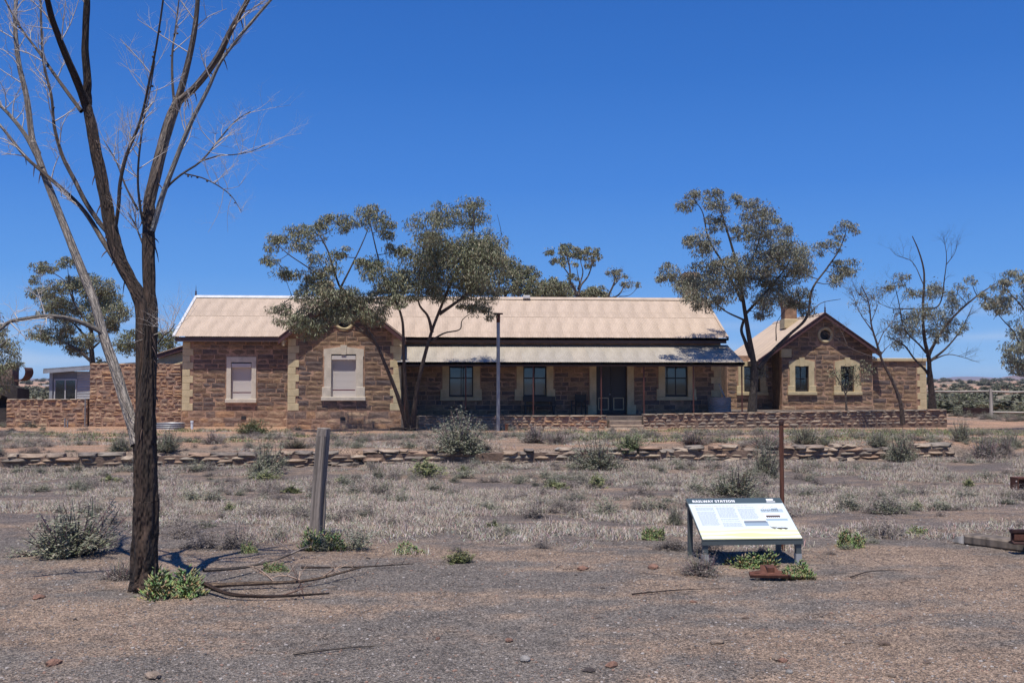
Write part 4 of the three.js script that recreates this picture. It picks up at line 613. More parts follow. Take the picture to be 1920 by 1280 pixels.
// dry-stone edge of the old platform, in three runs
function drywall(label, xa, xb, seed, thin) {
  const W = thing('dry_stone_wall', label, 'wall', 'runs of the dry-stone platform edge'), r = rng(seed), ang = Math.atan(.145), L = (xb - xa) / Math.cos(ang), cx = (xa + xb) / 2, cz = -wallD(cx);
  W.position.set(cx, -.4, cz); W.rotation.y = ang;
  mesh('core', box(-L / 2 + .1, L / 2 - .1, -.1, .31, -.36, -.03), earthFill, W);
  let y = .0;
  for (let row = 0; row < 5 && y < .36; row++) {
    let x = -L / 2; const h0 = uni(r, .06, .11);
    while (x < L / 2) {
      const w = uni(r, .2, .68), h = h0 * uni(r, .8, 1.2), top = y + h > .29;
      if (!(top && r() < .25) && !(r() < .02)) {
        const m = mesh('stone', SLABG[Math.floor(r() * 10)], SLAB[Math.floor(r() * 6)], W); m.position.set(x + w / 2, y + h / 2 + uni(r, -.01, .01), -.17 + uni(r, -.03, .05)); m.rotation.set(uni(r, -.05, .05), uni(r, -.12, .12), uni(r, -.05, .05) + (r() < .5 ? Math.PI : 0)); m.scale.set(w * 1.02, h * 1.16, uni(r, .3, .44));
      }
      x += w;
    }
    y += h0;
  }
  // tumbled slabs at the foot
  for (let k = 0; k < L * 1.2; k++) { const m = mesh('fallen_slab', SLABG[Math.floor(r() * 10)], SLAB[Math.floor(r() * 6)], W); m.position.set(uni(r, -L / 2, L / 2), .05, uni(r, .08, .3)); m.rotation.set(uni(r, -.5, .3), uni(r, -.6, .6), uni(r, -.2, .2)); m.scale.set(uni(r, .15, .45), uni(r, .05, .09), uni(r, .15, .3)); }
  shadows(W); return W;
}
drywall('dry-stone platform edge behind the tall bare tree and weathered post', -13.2, -3.9, 51);
drywall('dry-stone platform edge in front of the metal pole', -3.7, 3.0, 52);
drywall('dry-stone platform edge in front of the cottage, behind the information sign', 3.3, 11.9, 53);

// ---------- yard things on the left ----------
{
  const s = thing('tin_shed', 'grey corrugated iron shed with sliding window behind yard wall', 'shed');
  const x0 = -19.2, x1 = -15.6, z = -51;
  const g = corrugated(3.3, 1.5); 
  const clad = mesh('cladding', g, zinc, s); clad.rotation.z = Math.PI / 2; clad.position.set(-16.94, .6, z - .004); clad.scale.set(1, 1.35, 1);
  mesh('wall', box(x0, x1, -.4, 2.25, z - .06, z - .02), zincDull, s); mesh('side_wall', box(x0, x0 + .05, -.4, 2.3, -54, z - .07), zincDull, s);
  mesh('corner_post', box(x0 - .05, x0 + .1, -.4, 2.2, z - .01, z + .05), zinc, s);
  const w = new THREE.Group(); w.name = 'window'; s.add(w);
  for (const q of [[-19.02, -17.96, 1.82, 1.88], [-19.02, -18.97, .6, 1.82], [-18.52, -18.47, .6, 1.82], [-18.01, -17.96, .6, 1.82], [-18.96, -18.02, .6, .66]]) mesh('frame', box(q[0], q[1], q[2] + .001, q[3] - .001, z - .01, z + .04), whiteCap, w);
  mesh('pane', box(-18.96, -18.53, .67, 1.81, z - .004, z + .004), glass, w); mesh('pane', box(-18.46, -18.02, .67, 1.81, z - .004, z + .004), glass, w); mesh('blind', box(-18.95, -18.03, .68, 1.8, z - .018, z - .012), darkWood, w);
  const rf = mesh('roof', prism([[x0 - .25, 2.28], [-11.9, 2.85], [-11.9, 2.93], [x0 - .25, 2.38]], -54.2, z + .3), zincDull, s); mesh('fascia', prism([[x0 - .25, 2.14], [-16.1, 2.42], [-16.1, 2.56], [x0 - .25, 2.3]], z + .3, z + .33), zinc, rf);
  settle(s, -17.5, -.4, -52);
  const k = thing('lean_to', 'maroon-edged skillion lean-to against the end of the station', 'lean-to');
  mesh('barge', prism([[-13.9, 2.7], [-13.9, 2.88], [-11.95, 3.5], [-11.95, 3.28]], -48.6, -48.55), maroon, k); mesh('roof', prism([[-13.95, 2.88], [-13.95, 2.92], [-11.95, 3.55], [-11.95, 3.51]], -53, -48.5), ironTan[0], k);
  mesh('wall', prism([[-13.8, -.4], [-13.8, 2.72], [-11.95, 3.25], [-11.95, -.4]], -52.8, -48.7), cream, k); settle(k, -12.9, -.4, -50.5);
  const o = thing('stone_oven', 'blackened masonry oven with arched mouth and tin-hooded chimney', 'oven');
  const soot = M(.075, .06, .055, stoneOpt), sp = new THREE.Shape([[-21.5, -.4], [-20.0, -.4], [-20.0, 1.45], [-20.1, 1.55], [-21.5, 1.6]].map(p => new THREE.Vector2(p[0], p[1]))); const h = new THREE.Path(); h.moveTo(-21.1, .5); h.lineTo(-20.45, .5); h.lineTo(-20.45, 1.0); h.quadraticCurveTo(-20.78, 1.22, -21.1, 1.0); h.closePath(); sp.holes.push(h);
  const og = new THREE.ExtrudeGeometry(sp, { depth: .5, bevelEnabled: false }); og.translate(0, 0, -49.6); mesh('oven_front', og, soot, o);
  mesh('oven_body', box(-21.45, -20.05, -.4, 1.4, -50.6, -49.62), soot, o); mesh('chimney', cbox(-21.4, -20.5, 1.4, 2.55, -50.5, -49.7, .03), RUBBLE[5], o);
  mesh('tin_hood', new THREE.CylinderGeometry(.42, .42, 1.0, 16, 1, true, 0, Math.PI * .8).rotateX(Math.PI / 2).rotateZ(-.4).translate(-20.25, 2.2, -50), rust, o);
  settle(o, -20.8, -.4, -50);
  const f = thing('wire_fence', 'pale rail fence between the oven and the shed', 'fence');
  mesh('rail', box(-21.5, -19.1, 1.52, 1.6, -56, -55.94), whiteCap, f); for (const x of [-20.9, -19.4]) mesh('post', new THREE.CylinderGeometry(.04, .04, 2.0, 8).translate(x, .6, -55.97), zincDull, f);
  settle(f, -20.3, -.4, -56);
  const ring = thing('tank_ring', 'cut-off ring of corrugated grey tank lying by the wall', 'tank ring'); const pts = []; for (let i = 0; i <= 30; i++) pts.push(new THREE.Vector2(.62 + .02 * Math.cos(i / 30 * Math.PI * 6), i / 30 * .26)); mesh('band', new THREE.LatheGeometry(pts, 40), new THREE.MeshStandardMaterial({ color: col(.42, .45, .48), map: ironTex, roughness: .45, metalness: .3, side: THREE.DoubleSide }), ring); ring.position.set(-14.9, -.31, -44.2); shadows(ring);
  const pp = thing('drain_pipe', 'short upright white plastic pipe beside the tank ring', 'pipe'); mesh('pipe', new THREE.CylinderGeometry(.055, .055, .36, 14).translate(0, .18, 0), M(.66, .72, .76, { roughness: .4 }), pp); mesh('collar', new THREE.CylinderGeometry(.068, .068, .09, 14).translate(0, .33, 0), M(.72, .76, .78, { roughness: .4 }), pp); pp.position.set(-13.75, -.31, -43.6); shadows(pp);
  const tp = thing('yard_tap', 'short pair of grey pipes at the foot of the yard wall', 'pipe'); for (const [x, hh] of [[0, .4], [.12, .3]]) mesh('pipe', new THREE.CylinderGeometry(.035, .035, hh, 10).translate(x, hh / 2, 0), zincDull, tp); tp.position.copy(siteToWorld(-17.0, -.31, -46.9)); shadows(tp);
  const dp = thing('wall_pipe', 'thin grey pipe standing against the rubble wall end', 'pipe'); mesh('pipe', new THREE.CylinderGeometry(.03, .03, 1.3, 8).translate(0, .65, 0), zincDull, dp); mesh('bracket', box(-.05, .05, 1.0, 1.04, -.12, .0), zincDull, dp); dp.position.copy(siteToWorld(-16.2, -.31, -47.12)); shadows(dp);
}
// veranda things
{
  const t = thing('water_tank', 'small corrugated grey water tank at the veranda end', 'tank'); const pts = []; for (let i = 0; i <= 48; i++) pts.push(new THREE.Vector2(.52 + .014 * Math.cos(i / 48 * Math.PI * 18), i / 48 * .78)); mesh('tank_body', new THREE.LatheGeometry(pts, 36), zincDull, t); mesh('lid', new THREE.CylinderGeometry(.53, .53, .03, 32).translate(0, .79, 0), zincDull, t); t.position.copy(siteToWorld(12.62, .22, -45.75)); shadows(t);
  const p = thing('leaning_plank', 'pale plank leaning against the veranda end quoins', 'plank'); const pm = mesh('plank', cbox(-.04, .04, 0, 1.6, -.012, .012, .004), paleWood, p); mesh('nail', new THREE.CylinderGeometry(.006, .006, .04, 6).rotateX(Math.PI / 2).translate(0, 1.5, .01), rustDark, p); p.position.copy(siteToWorld(13.3, .22, -46.1)); p.rotation.set(-.38, 0, .3); shadows(p);
  const c = thing('chair', 'dark timber armchair on the veranda beside the door', 'chair');
  for (const [x, z] of [[-.25, .22], [.25, .22], [-.25, -.22], [.25, -.22]]) mesh('leg', box(x - .025, x + .025, 0, z < 0 ? .95 : .62, z - .025, z + .025), darkWood, c);
  mesh('seat', cbox(-.28, .28, .4, .45, -.25, .26, .01), darkWood, c); mesh('backrest', cbox(-.27, .27, .55, .92, -.24, -.2, .01), darkWood, c); for (const x of [-.25, .25]) mesh('armrest', cbox(x - .035, x + .035, .62, .66, -.2, .27, .008), darkWood, c);
  c.position.copy(siteToWorld(6.2, .22, -46.4)); c.rotation.y = -.5; shadows(c);
  const b = thing('bench', 'low dark bench against the wall under the veranda window', 'bench'); mesh('seat', cbox(-.75, .75, .4, .46, -.2, .2, .01), darkWood, b); for (const x of [-.65, .65]) mesh('leg', box(x - .04, x + .04, 0, .4, -.18, .18), darkWood, b); mesh('backrest', cbox(-.75, .75, .6, .85, -.22, -.18, .01), darkWood, b); for (const x of [-.65, .65]) mesh('back_post', box(x - .03, x + .03, .46, .85, -.18, -.14), darkWood, b);
  b.position.copy(siteToWorld(4.4, .22, -46.5)); b.rotation.y = SITE; shadows(b);
}
// pole, posts, sign, scrap
{
  const p = thing('metal_pole', 'tall grey metal pole with flat rusty top on terrace', 'pole'); mesh('shaft', new THREE.CylinderGeometry(.072, .078, 4.85, 18).translate(0, 2.42, 0), M(.34, .36, .38, { map: ironTex, roughness: .5, metalness: .2 }), p); mesh('top_plate', new THREE.CylinderGeometry(.2, .2, .05, 20).translate(0, 4.87, 0), rustDark, p); mesh('top_collar', new THREE.CylinderGeometry(.085, .076, .35, 16).translate(0, 4.68, 0), rust, p); mesh('stub', cbox(.28, .42, 0, .32, -.05, .05, .01), rust, p); p.position.set(-.57, height(-.57, -41.9) - .03, -41.9); shadows(p);
  // weathered timber post
  const w = thing('timber_post', 'weathered grey split timber post leaning in dry grass', 'post'), gb = new GB(), r = rng(8);
  tube(gb, [[0, -.1, 0, .076], [.018, .3, 0, .074], [.045, .7, .005, .07], [.075, 1.1, .01, .069], [.082, 1.2, .01, .068]], 22, .03, (q, l, rr) => { const sq = .013 * Math.cos(4 * q), gr = -.011 * Math.pow(noise(q * 5.5, l * .7, 3), 3) * 3 + .004 * (noise(q * 12, l * 2.5, 8) - .5); return sq + gr; });
  mesh('shaft', gb.geo(), greyWood, w); const sp = new GB(); tube(sp, [[.088, .05, .055, .012], [.1, .3, .055, .016], [.112, .62, .05, .004]], 6, .05); mesh('splinter', sp.geo(), greyWood, w);
  w.position.set(-2.16, height(-2.16, -11.25), -11.25); shadows(w);
  const s = thing('steel_post', 'thin rusty steel post rising behind the information sign', 'post'); mesh('shaft', new THREE.CylinderGeometry(.023, .023, 1.36, 12).translate(0, .6, 0), rust, s); mesh('top_cap', new THREE.CylinderGeometry(.027, .027, .03, 12).translate(0, 1.28, 0), rustDark, s); s.position.set(2.72, height(2.72, -10.25), -10.25); shadows(s);
}
function signTexture() {
  const W = 1280, H = 840, c = document.createElement('canvas'); c.width = W; c.height = H; const g = c.getContext('2d'), r = rng(4);
  g.fillStyle = '#d2dbdb'; g.fillRect(0, 0, W, H); g.fillStyle = '#46545a'; g.fillRect(0, 0, W, 118);
  g.fillStyle = '#ffffff'; g.font = 'bold 66px sans-serif'; g.fillText('RAILWAY STATION', 62, 88);
  g.beginPath(); g.moveTo(1075, 26); g.lineTo(1165, 20); g.lineTo(1178, 44); g.lineTo(1150, 62); g.lineTo(1082, 64); g.closePath(); g.fill();
  for (let i = 0; i < 8; i++) g.fillRect(1070 + i * 15, 76, 11, 18);
  // fine print, too small to read: lines of grey dashes
  g.fillStyle = '#b98f82'; for (let x = 70; x < 760;) { const w = 14 + r() * 40; g.fillRect(x, 160, w, 9); x += w + 9; }
  g.fillStyle = '#7d8798';
  for (const [x0, x1, y0, y1] of [[70, 310, 200, 580], [345, 590, 200, 600], [625, 860, 200, 440]]) for (let y = y0; y < y1; y += 17) { if (r() < .08) continue; for (let x = x0; x < x1 - 20;) { const w = Math.min(8 + r() * 34, x1 - x); g.fillRect(x, y, w, 6); x += w + 6; } }
  // pictures: plain sepia and grey stand-ins of old photographs
  const pic = (x, y, w, h, f) => { g.save(); g.beginPath(); g.rect(x, y, w, h); g.clip(); f(x, y, w, h); g.restore(); };
  pic(925, 160, 300, 150, (x, y, w, h) => { g.fillStyle = '#dfe7ec'; g.fillRect(x, y, w, h); g.fillStyle = '#aab9c4'; g.fillRect(x, y + h * .55, w, h * .45); g.strokeStyle = '#59636b'; g.lineWidth = 4; g.beginPath(); g.moveTo(x + 30, y + h * .5); g.lineTo(x + 80, y + 22); g.lineTo(x + 130, y + h * .45); g.lineTo(x + 190, y + 16); g.lineTo(x + 245, y + h * .5); g.stroke(); g.fillStyle = '#4a4440'; for (let i = 0; i < 9; i++) g.fillRect(x + 18 + i * 26, y + h * .55 + r() * 10, 8, 30 + r() * 20); g.fillStyle = '#7f8f9b'; g.fillRect(x + 150, y + h * .45, 90, 35); });
  pic(940, 335, 285, 150, (x, y, w, h) => { g.fillStyle = '#e6ebee'; g.fillRect(x, y, w, h); g.fillStyle = '#9fb2bd'; g.fillRect(x, y + h * .7, w, h * .3); g.fillStyle = '#6b5a52'; g.fillRect(x + 20, y + 38, 190, 40); g.fillStyle = '#332f2e'; for (let i = 0; i < 7; i++) g.fillRect(x + 28 + i * 26, y + 48, 13, 36); });
  pic(630, 462, 310, 150, (x, y, w, h) => { g.fillStyle = '#d6dfe6'; g.fillRect(x, y, w, h); g.fillStyle = '#7d8b98'; g.fillRect(x, y + 36, w, 34); g.fillStyle = '#4e4a4a'; g.fillRect(x + 6, y + 26, w - 20, 16); g.fillStyle = '#93a5b4'; g.fillRect(x, y + 72, w, 53); });
  const wave = (y, a, f, p, colr, to) => { g.fillStyle = colr; g.beginPath(); g.moveTo(0, to); for (let x = 0; x <= W; x += 16) g.lineTo(x, y + a * Math.sin(x / W * f + p)); g.lineTo(W, to); g.closePath(); g.fill(); };
  wave(655, 16, 7, .5, '#dfe0b4', 720); wave(712, 13, 6, 2, '#f6f7ea', 752); wave(738, 18, 8, 1, '#d8dca2', 800); wave(795, 15, 7, 3.6, '#f4f5ec', 840); wave(818, 8, 6, 2, '#e4dfae', 840);
  g.fillStyle = '#3f3832'; for (const [x, y, k] of [[985, 628, 1], [1060, 640, 1.15], [1130, 640, 1.1]]) { g.beginPath(); g.ellipse(x, y, 32 * k, 13 * k, .12, 0, 7); g.fill(); g.fillRect(x - 34 * k, y - 26 * k, 5, 26 * k); g.fillRect(x - 44 * k, y - 28 * k, 14, 5); g.fillRect(x - 6, y + 8, 4, 26 * k); g.fillRect(x + 8, y + 8, 4, 24 * k); }
  const t = new THREE.CanvasTexture(c); t.colorSpace = THREE.SRGBColorSpace; t.magFilter = THREE.LinearFilter; return t;
}
{
  const s = thing('information_sign', 'low tilted information panel reading RAILWAY STATION on grey steel frame', 'sign');
  const W = .95, Dp = .62, y0 = .235, y1 = .545, L = Math.hypot(Dp, y1 - y0), tilt = Math.atan2(y1 - y0, Dp), steel = M(.105, .125, .125, { roughness: .5, metalness: .2 }), foot = M(.36, .37, .37, { roughness: .8 });
  const panel = new THREE.Group(); panel.name = 'panel'; s.add(panel); panel.position.set(0, (y0 + y1) / 2, 0); panel.rotation.x = tilt;
  mesh('board', cbox(-W / 2, W / 2, -.012, .006, -L / 2, L / 2, .004), steel, panel);
  const face = new THREE.PlaneGeometry(W - .012, L - .012).rotateX(-Math.PI / 2).translate(0, .0085, 0); mesh('printed_face', face, new THREE.MeshStandardMaterial({ map: signTexture(), roughness: .35 }), panel);
  for (const x of [-W / 2 + .035, W / 2 - .035]) { mesh('front_leg', box(x - .024, x + .024, .1, y0 - .01, Dp / 2 - .065, Dp / 2 - .012), steel, s); mesh('leg_sleeve', box(x - .027, x + .027, -.1, .1, Dp / 2 - .068, Dp / 2 - .01), foot, s); mesh('rear_leg', box(x - .021, x + .021, -.1, y1 - .02, -Dp / 2 + .012, -Dp / 2 + .062), steel, s); }
  mesh('front_rail', box(-W / 2, W / 2, y0 - .045, y0 - .008, Dp / 2 - .03, Dp / 2 + .0), steel, s); mesh('rear_rail', box(-W / 2, W / 2, y1 - .075, y1 - .035, -Dp / 2 + .004, -Dp / 2 + .03), steel, s);
  s.position.set(2.2, 0, -9.72); s.rotation.y = .075; shadows(s);
  const b = thing('rusty_bracket', 'rusty triangular iron plate lying in front of the sign', 'scrap iron'); const sh = new THREE.Shape([[-.18, 0], [.17, 0], [.185, .05], [.07, .1], [.05, .22], [-.06, .22], [-.08, .1], [-.18, .06]].map(p => new THREE.Vector2(p[0], p[1]))); for (const x of [-.12, .12]) { const h = new THREE.Path(); h.absellipse(x, .035, .035, .014, 0, 7, true); sh.holes.push(h); }
  mesh('plate', new THREE.ExtrudeGeometry(sh, { depth: .02, bevelEnabled: true, bevelSize: .005, bevelThickness: .005, bevelSegments: 1 }).rotateX(-Math.PI / 2 + .22), rust, b); mesh('rib', box(-.03, .03, .02, .075, -.2, -.04), rust, b); b.position.set(2.22, .022, -8.72); b.rotation.y = -.08; shadows(b);
  const sl = thing('timber_sleeper', 'weathered grey timber sleeper lying on the gravel', 'sleeper'); const tg = new GB(); mesh('beam', cbox(-.9, .9, 0, .1, -.12, .12, .018), M(.34, .27, .21, { map: woodTex, bumpMap: woodBump, bumpScale: .01 }), sl); mesh('broken_end', prism([[0, 0], [.14, .01], [.1, .06], [0, .085]], -.1, .07).translate(.895, 0, 0), paleWood, sl); sl.position.set(5.35, .0, -10.0); sl.rotation.y = Math.PI - .92; shadows(sl);
  const rl = thing('rail_offcut', 'short rusty offcut of steel rail resting on the sleeper', 'rail'); const rp = new THREE.Shape([[-.06, 0], [.06, 0], [.06, .012], [.01, .03], [.009, .1], [.034, .112], [.034, .14], [-.034, .14], [-.034, .112], [-.009, .1], [-.01, .03], [-.06, .012]].map(p => new THREE.Vector2(p[0], p[1]))); mesh('rail', new THREE.ExtrudeGeometry(rp, { depth: 1.1, bevelEnabled: false }).rotateY(Math.PI / 2), rustDark, rl); mesh('fishplate', box(.02, .5, .035, .095, .012, .03), rust, rl); rl.position.set(4.92, .1, -10.05); rl.rotation.y = -.02; shadows(rl);
  const bx = thing('rusty_beam', 'rusty riveted steel beam end standing in the dry grass', 'scrap iron'); mesh('beam', prism([[0, 0], [1.2, 0], [1.2, .26], [0, .26], [0, .23], [1.17, .23], [1.17, .03], [0, .03]], -.12, .12), rust, bx); mesh('web', box(.0, 1.15, .032, .228, -.01, .01), rustDark, bx); mesh('end_plate', box(-.02, .0, 0, .26, -.12, .12), rust, bx); for (const y of [.07, .19]) mesh('rivet', new THREE.SphereGeometry(.018, 8, 6).translate(-.02, y, .08), M(.4, .35, .32), bx); bx.position.set(9.15, height(9.15, -18.5), -18.5); bx.rotation.y = .1; shadows(bx);
}
// stock-yard fence on the right
{
  const P = [[24.6, -62], [27.46, -58.1], [29.2, -56.6], [31.5, -55.6]];
  const f = thing('yard_fence', 'pale timber post and rail stockyard fence beyond the cottage', 'fence');
  P.forEach(([x, z], i) => { const y = height(x, z); mesh('post', new THREE.CylinderGeometry(.09, .1, 1.75, 10).translate(x, y + .78, z), paleWood, f); if (i) { const [a, b] = P[i - 1], ya = height(a, b), gb = new GB(); tube(gb, [[a, ya + 1.5, b, .06], [(a + x) / 2, (ya + y) / 2 + 1.47, (b + z) / 2, .058], [x, y + 1.52, z, .055]], 8, .5); mesh('top_rail', gb.geo(), i < 3 ? paleWood : rust, f); const g2 = new GB(); tube(g2, [[a, ya + .32, b, .05], [x, y + .34, z, .05]], 8, .6); if (i > 1) mesh('low_rail', g2.geo(), paleWood, f); const g3 = new GB(); tube(g3, [[a, ya + .95, b, .008], [x, y + .95, z, .008]], 5, .8); mesh('wire', g3.geo(), zincDull, f); } });
  shadows(f);
  const tr = thing('water_trough', 'dark rusty trough standing behind the stockyard rails', 'trough'); mesh('basin', new THREE.ExtrudeGeometry(new THREE.Shape([[-.3, .5], [-.22, 0], [.22, 0], [.3, .5], [.26, .5], [.19, .04], [-.19, .04], [-.26, .5]].map(p => new THREE.Vector2(p[0], p[1]))), { depth: 1.5, bevelEnabled: false }).rotateY(Math.PI / 2), rustDark, tr); for (const x of [.02, 1.48]) mesh('end_plate', box(x - .02, x + .02, .0, .5, -.27, .27), rustDark, tr); tr.position.set(26.9, height(27.4, -60.2), -60.2); shadows(tr);
}
// ---------- trees ----------
const unpack = (l, ex = .6) => { const n = (l.length - 2) / 3, o = []; for (let i = 0; i < n; i++) o.push([l[2 + i * 3], l[3 + i * 3], l[4 + i * 3], lerp(l[0], l[1], Math.pow(i / (n - 1), ex))]); return o; };
// fine side twigs growing out of a limb
function twigs(gb, r, pts, n, len, rad, level, colour, up = .5, t0 = .25) {
  for (let k = 0; k < n; k++) {
    const f = uni(r, t0, 1) * (pts.length - 1), i = Math.min(pts.length - 2, Math.floor(f)), a = pts[i], b = pts[i + 1], q = f - i;
    const p = [lerp(a[0], b[0], q), lerp(a[1], b[1], q), lerp(a[2], b[2], q)], d = new THREE.Vector3(b[0] - a[0], b[1] - a[1], b[2] - a[2]).normalize();
    const o = new THREE.Vector3(uni(r, -1, 1), uni(r, -.4, 1) * up + .1, uni(r, -1, 1)).normalize(); d.multiplyScalar(.7).add(o).normalize();
    const l = len * uni(r, .5, 1.2), w = Math.min(rad, lerp(a[3], b[3], q) * .6), mid = [p[0] + d.x * l * .5 + uni(r, -.1, .1) * l, p[1] + d.y * l * .5 + uni(r, -.06, .12) * l, p[2] + d.z * l * .5 + uni(r, -.1, .1) * l];
    const path = [[...p, w], [...mid, w * .7], [p[0] + d.x * l + uni(r, -.12, .12) * l, p[1] + d.y * l + uni(r, -.1, .15) * l, p[2] + d.z * l + uni(r, -.12, .12) * l, w * .35]];
    tube(gb, path, 4, l / 3, null, colour, false);
    if (level > 0) twigs(gb, r, path, 3 + Math.floor(r() * 3), len * .55, w * .6, level - 1, colour, up, .3);
  }
}
function leaf(gb, x, y, z, dir, l, w, side, c) {
  const nx = dir.y * side.z - dir.z * side.y; // only used to keep the blade slightly folded
  const a = gb.v(x, y, z, 0, 0, c), b = gb.v(x + dir.x * l * .45 + side.x * w, y + dir.y * l * .45 + side.y * w, z + dir.z * l * .45 + side.z * w, 0, 0, c);
  const e = gb.v(x + dir.x * l, y + dir.y * l, z + dir.z * l, 0, 0, c), d = gb.v(x + dir.x * l * .45 - side.x * w, y + dir.y * l * .45 - side.y * w, z + dir.z * l * .45 - side.z * w, 0, 0, c);
  gb.quad(a, b, e, d);
}
const _d = new THREE.Vector3(), _s = new THREE.Vector3();
function leafSpray(gb, r, cx, cy, cz, rx, ry, rz, n, l, w, pal, droop = .7) {
  for (let k = 0; k < n; k++) {
    let a = uni(r, -1, 1), b = uni(r, -1, 1), c = uni(r, -1, 1); const q = a * a + b * b + c * c; if (q > 1) { a *= .6; b *= .6; c *= .6; }
    _d.set(uni(r, -1, 1), uni(r, -1, .55) - droop, uni(r, -1, 1)).normalize(); _s.set(uni(r, -1, 1), uni(r, -.4, .4), uni(r, -1, 1)); _s.addScaledVector(_d, -_s.dot(_d)).normalize();
    const p = pal[Math.floor(r() * pal.length)], v = uni(r, .75, 1.25), s = uni(r, .7, 1.25);
    leaf(gb, cx + a * rx, cy + b * ry, cz + c * rz, _d, l * s, w * s, _s, [p[0] * v, p[1] * v, p[2] * v]);
  }
}
const OLIVE = [[.20, .21, .11], [.16, .178, .09], [.26, .258, .155], [.14, .155, .08], [.27, .245, .155], [.21, .175, .11]];
const GREYGUM = [[.215, .22, .145], [.175, .185, .12], [.28, .27, .20], [.15, .157, .10], [.245, .21, .155]];
const YELLOWG = [[.20, .20, .07], [.16, .17, .06], [.22, .20, .08]];
function gum(data, name, label, o) {
  const T = thing(name, label, 'tree', o.group), r = rng(o.seed), gy = o.y === undefined ? 0 : data.base[1] - o.y, limbs = data.limbs.map(l => unpack(l).map(p => [p[0], p[1] + gy, p[2], p[3]])), dark = o.bark ?? [.085, .062, .05], pale = o.pale ?? [.20, .165, .14];
  const barkC = (l, q, rr) => { const k = clamp((.09 - rr) / .07, 0, 1) * .75 * (o.palest ?? 1) + .25 * (noise(l * 3, q * 2, 5) - .5); return dark.map((v, i) => 1.6 * lerp(v, pale[i], clamp(k, 0, 1))); };
  const rough = (q, l, rr) => rr * .16 * (noise(q * 3.2, l * 2.2, 9) - .5) + (rr > .08 ? .02 * (noise(q * 7, l * 1.4, 4) - .5) : 0);
  if (gy > .4) limbs[0].unshift([limbs[0][0][0] - .1, -.1, limbs[0][0][2], limbs[0][0][3] * 1.15]);
  const all = [], tk = new GB(); const nT = o.trunks ?? 1;
  limbs.forEach((p, i) => { const g = i < nT ? tk : (all.br ??= new GB()); const s = tube(g, p, p[0][3] > .08 ? 12 : 7, .16, rough, barkC); for (const q of s) all.push(q); });
  mesh('trunk', tk.geo(), barkVC, T); const br = all.br ?? new GB(), lv = new GB();
  for (const [cx, cy0, cz, rx0, ry0] of data.clumps) {
    const cy = cy0 + gy, rx = rx0 * 1.18, ry = ry0 * 1.18;
    let best = null, bd = 1e9; for (const q of all) { const d = Math.hypot(q[0] - cx, q[1] - cy, q[2] - cz) + Math.max(0, q[1] - cy) * .8; if (d < bd && q[3] < .2) { bd = d; best = q; } }
    const rz = (rx + ry) / 2 * 1.15;
    if (best && bd > .1) { const m = [lerp(best[0], cx, .5) + uni(r, -.1, .1) * bd, lerp(best[1], cy, .5) - .08 * bd, lerp(best[2], cz, .5) + uni(r, -.1, .1) * bd]; const w = Math.min(best[3] * .7, .012 + .012 * bd); tube(br, [[best[0], best[1], best[2], w], [...m, w * .75], [cx, cy, cz, w * .4]], 5, .2, null, barkC, false); }
    const area = Math.PI * rx * ry, n = Math.max(6, Math.round(area * 1.95 * (o.density ?? 520))), subs = clamp(Math.round(area * 14), 5, 26);
    for (let k = 0; k < subs; k++) {
      const a = r() * 6.283, q = Math.sqrt(r()) * .9, e = uni(r, -1, 1), px = cx + Math.cos(a) * q * rx, py = cy + Math.sin(a) * q * ry, pz = cz + e * rz * .8, sr = Math.max(.14, Math.min(rx, ry) * uni(r, .36, .66));
      tube(br, [[cx, cy - ry * .3, cz, .009], [lerp(cx, px, .6), lerp(cy, py, .6) + .03, lerp(cz, pz, .6), .007], [px, py, pz, .004]], 3, .3, null, barkC, false);
      leafSpray(lv, r, px, py, pz, sr * 1.3, sr * .9, sr, Math.round(n / subs), o.leaf ?? .15, o.leafW ?? .016, o.pal ?? OLIVE, o.droop ?? .85);
    }
    leafSpray(lv, r, cx, cy, cz, rx * 1.25, ry * 1.2, rz * 1.2, Math.round(n * .16), o.leaf ?? .135, o.leafW ?? .017, o.pal ?? OLIVE, o.droop ?? .6);
  }
  if (o.twigs) for (let i = o.twigFrom ?? 1; i < limbs.length; i++) twigs(br, r, limbs[i], o.twigs, o.twigLen ?? .7, .012, 2, barkC, .8);
  if (br.count) mesh('branches', br.geo(), barkVC, T); if (lv.count) mesh('foliage', lv.geo(), leafMat, T);
  T.position.set(data.base[0], o.y ?? data.base[1], data.base[2]); shadows(T); return T;
}
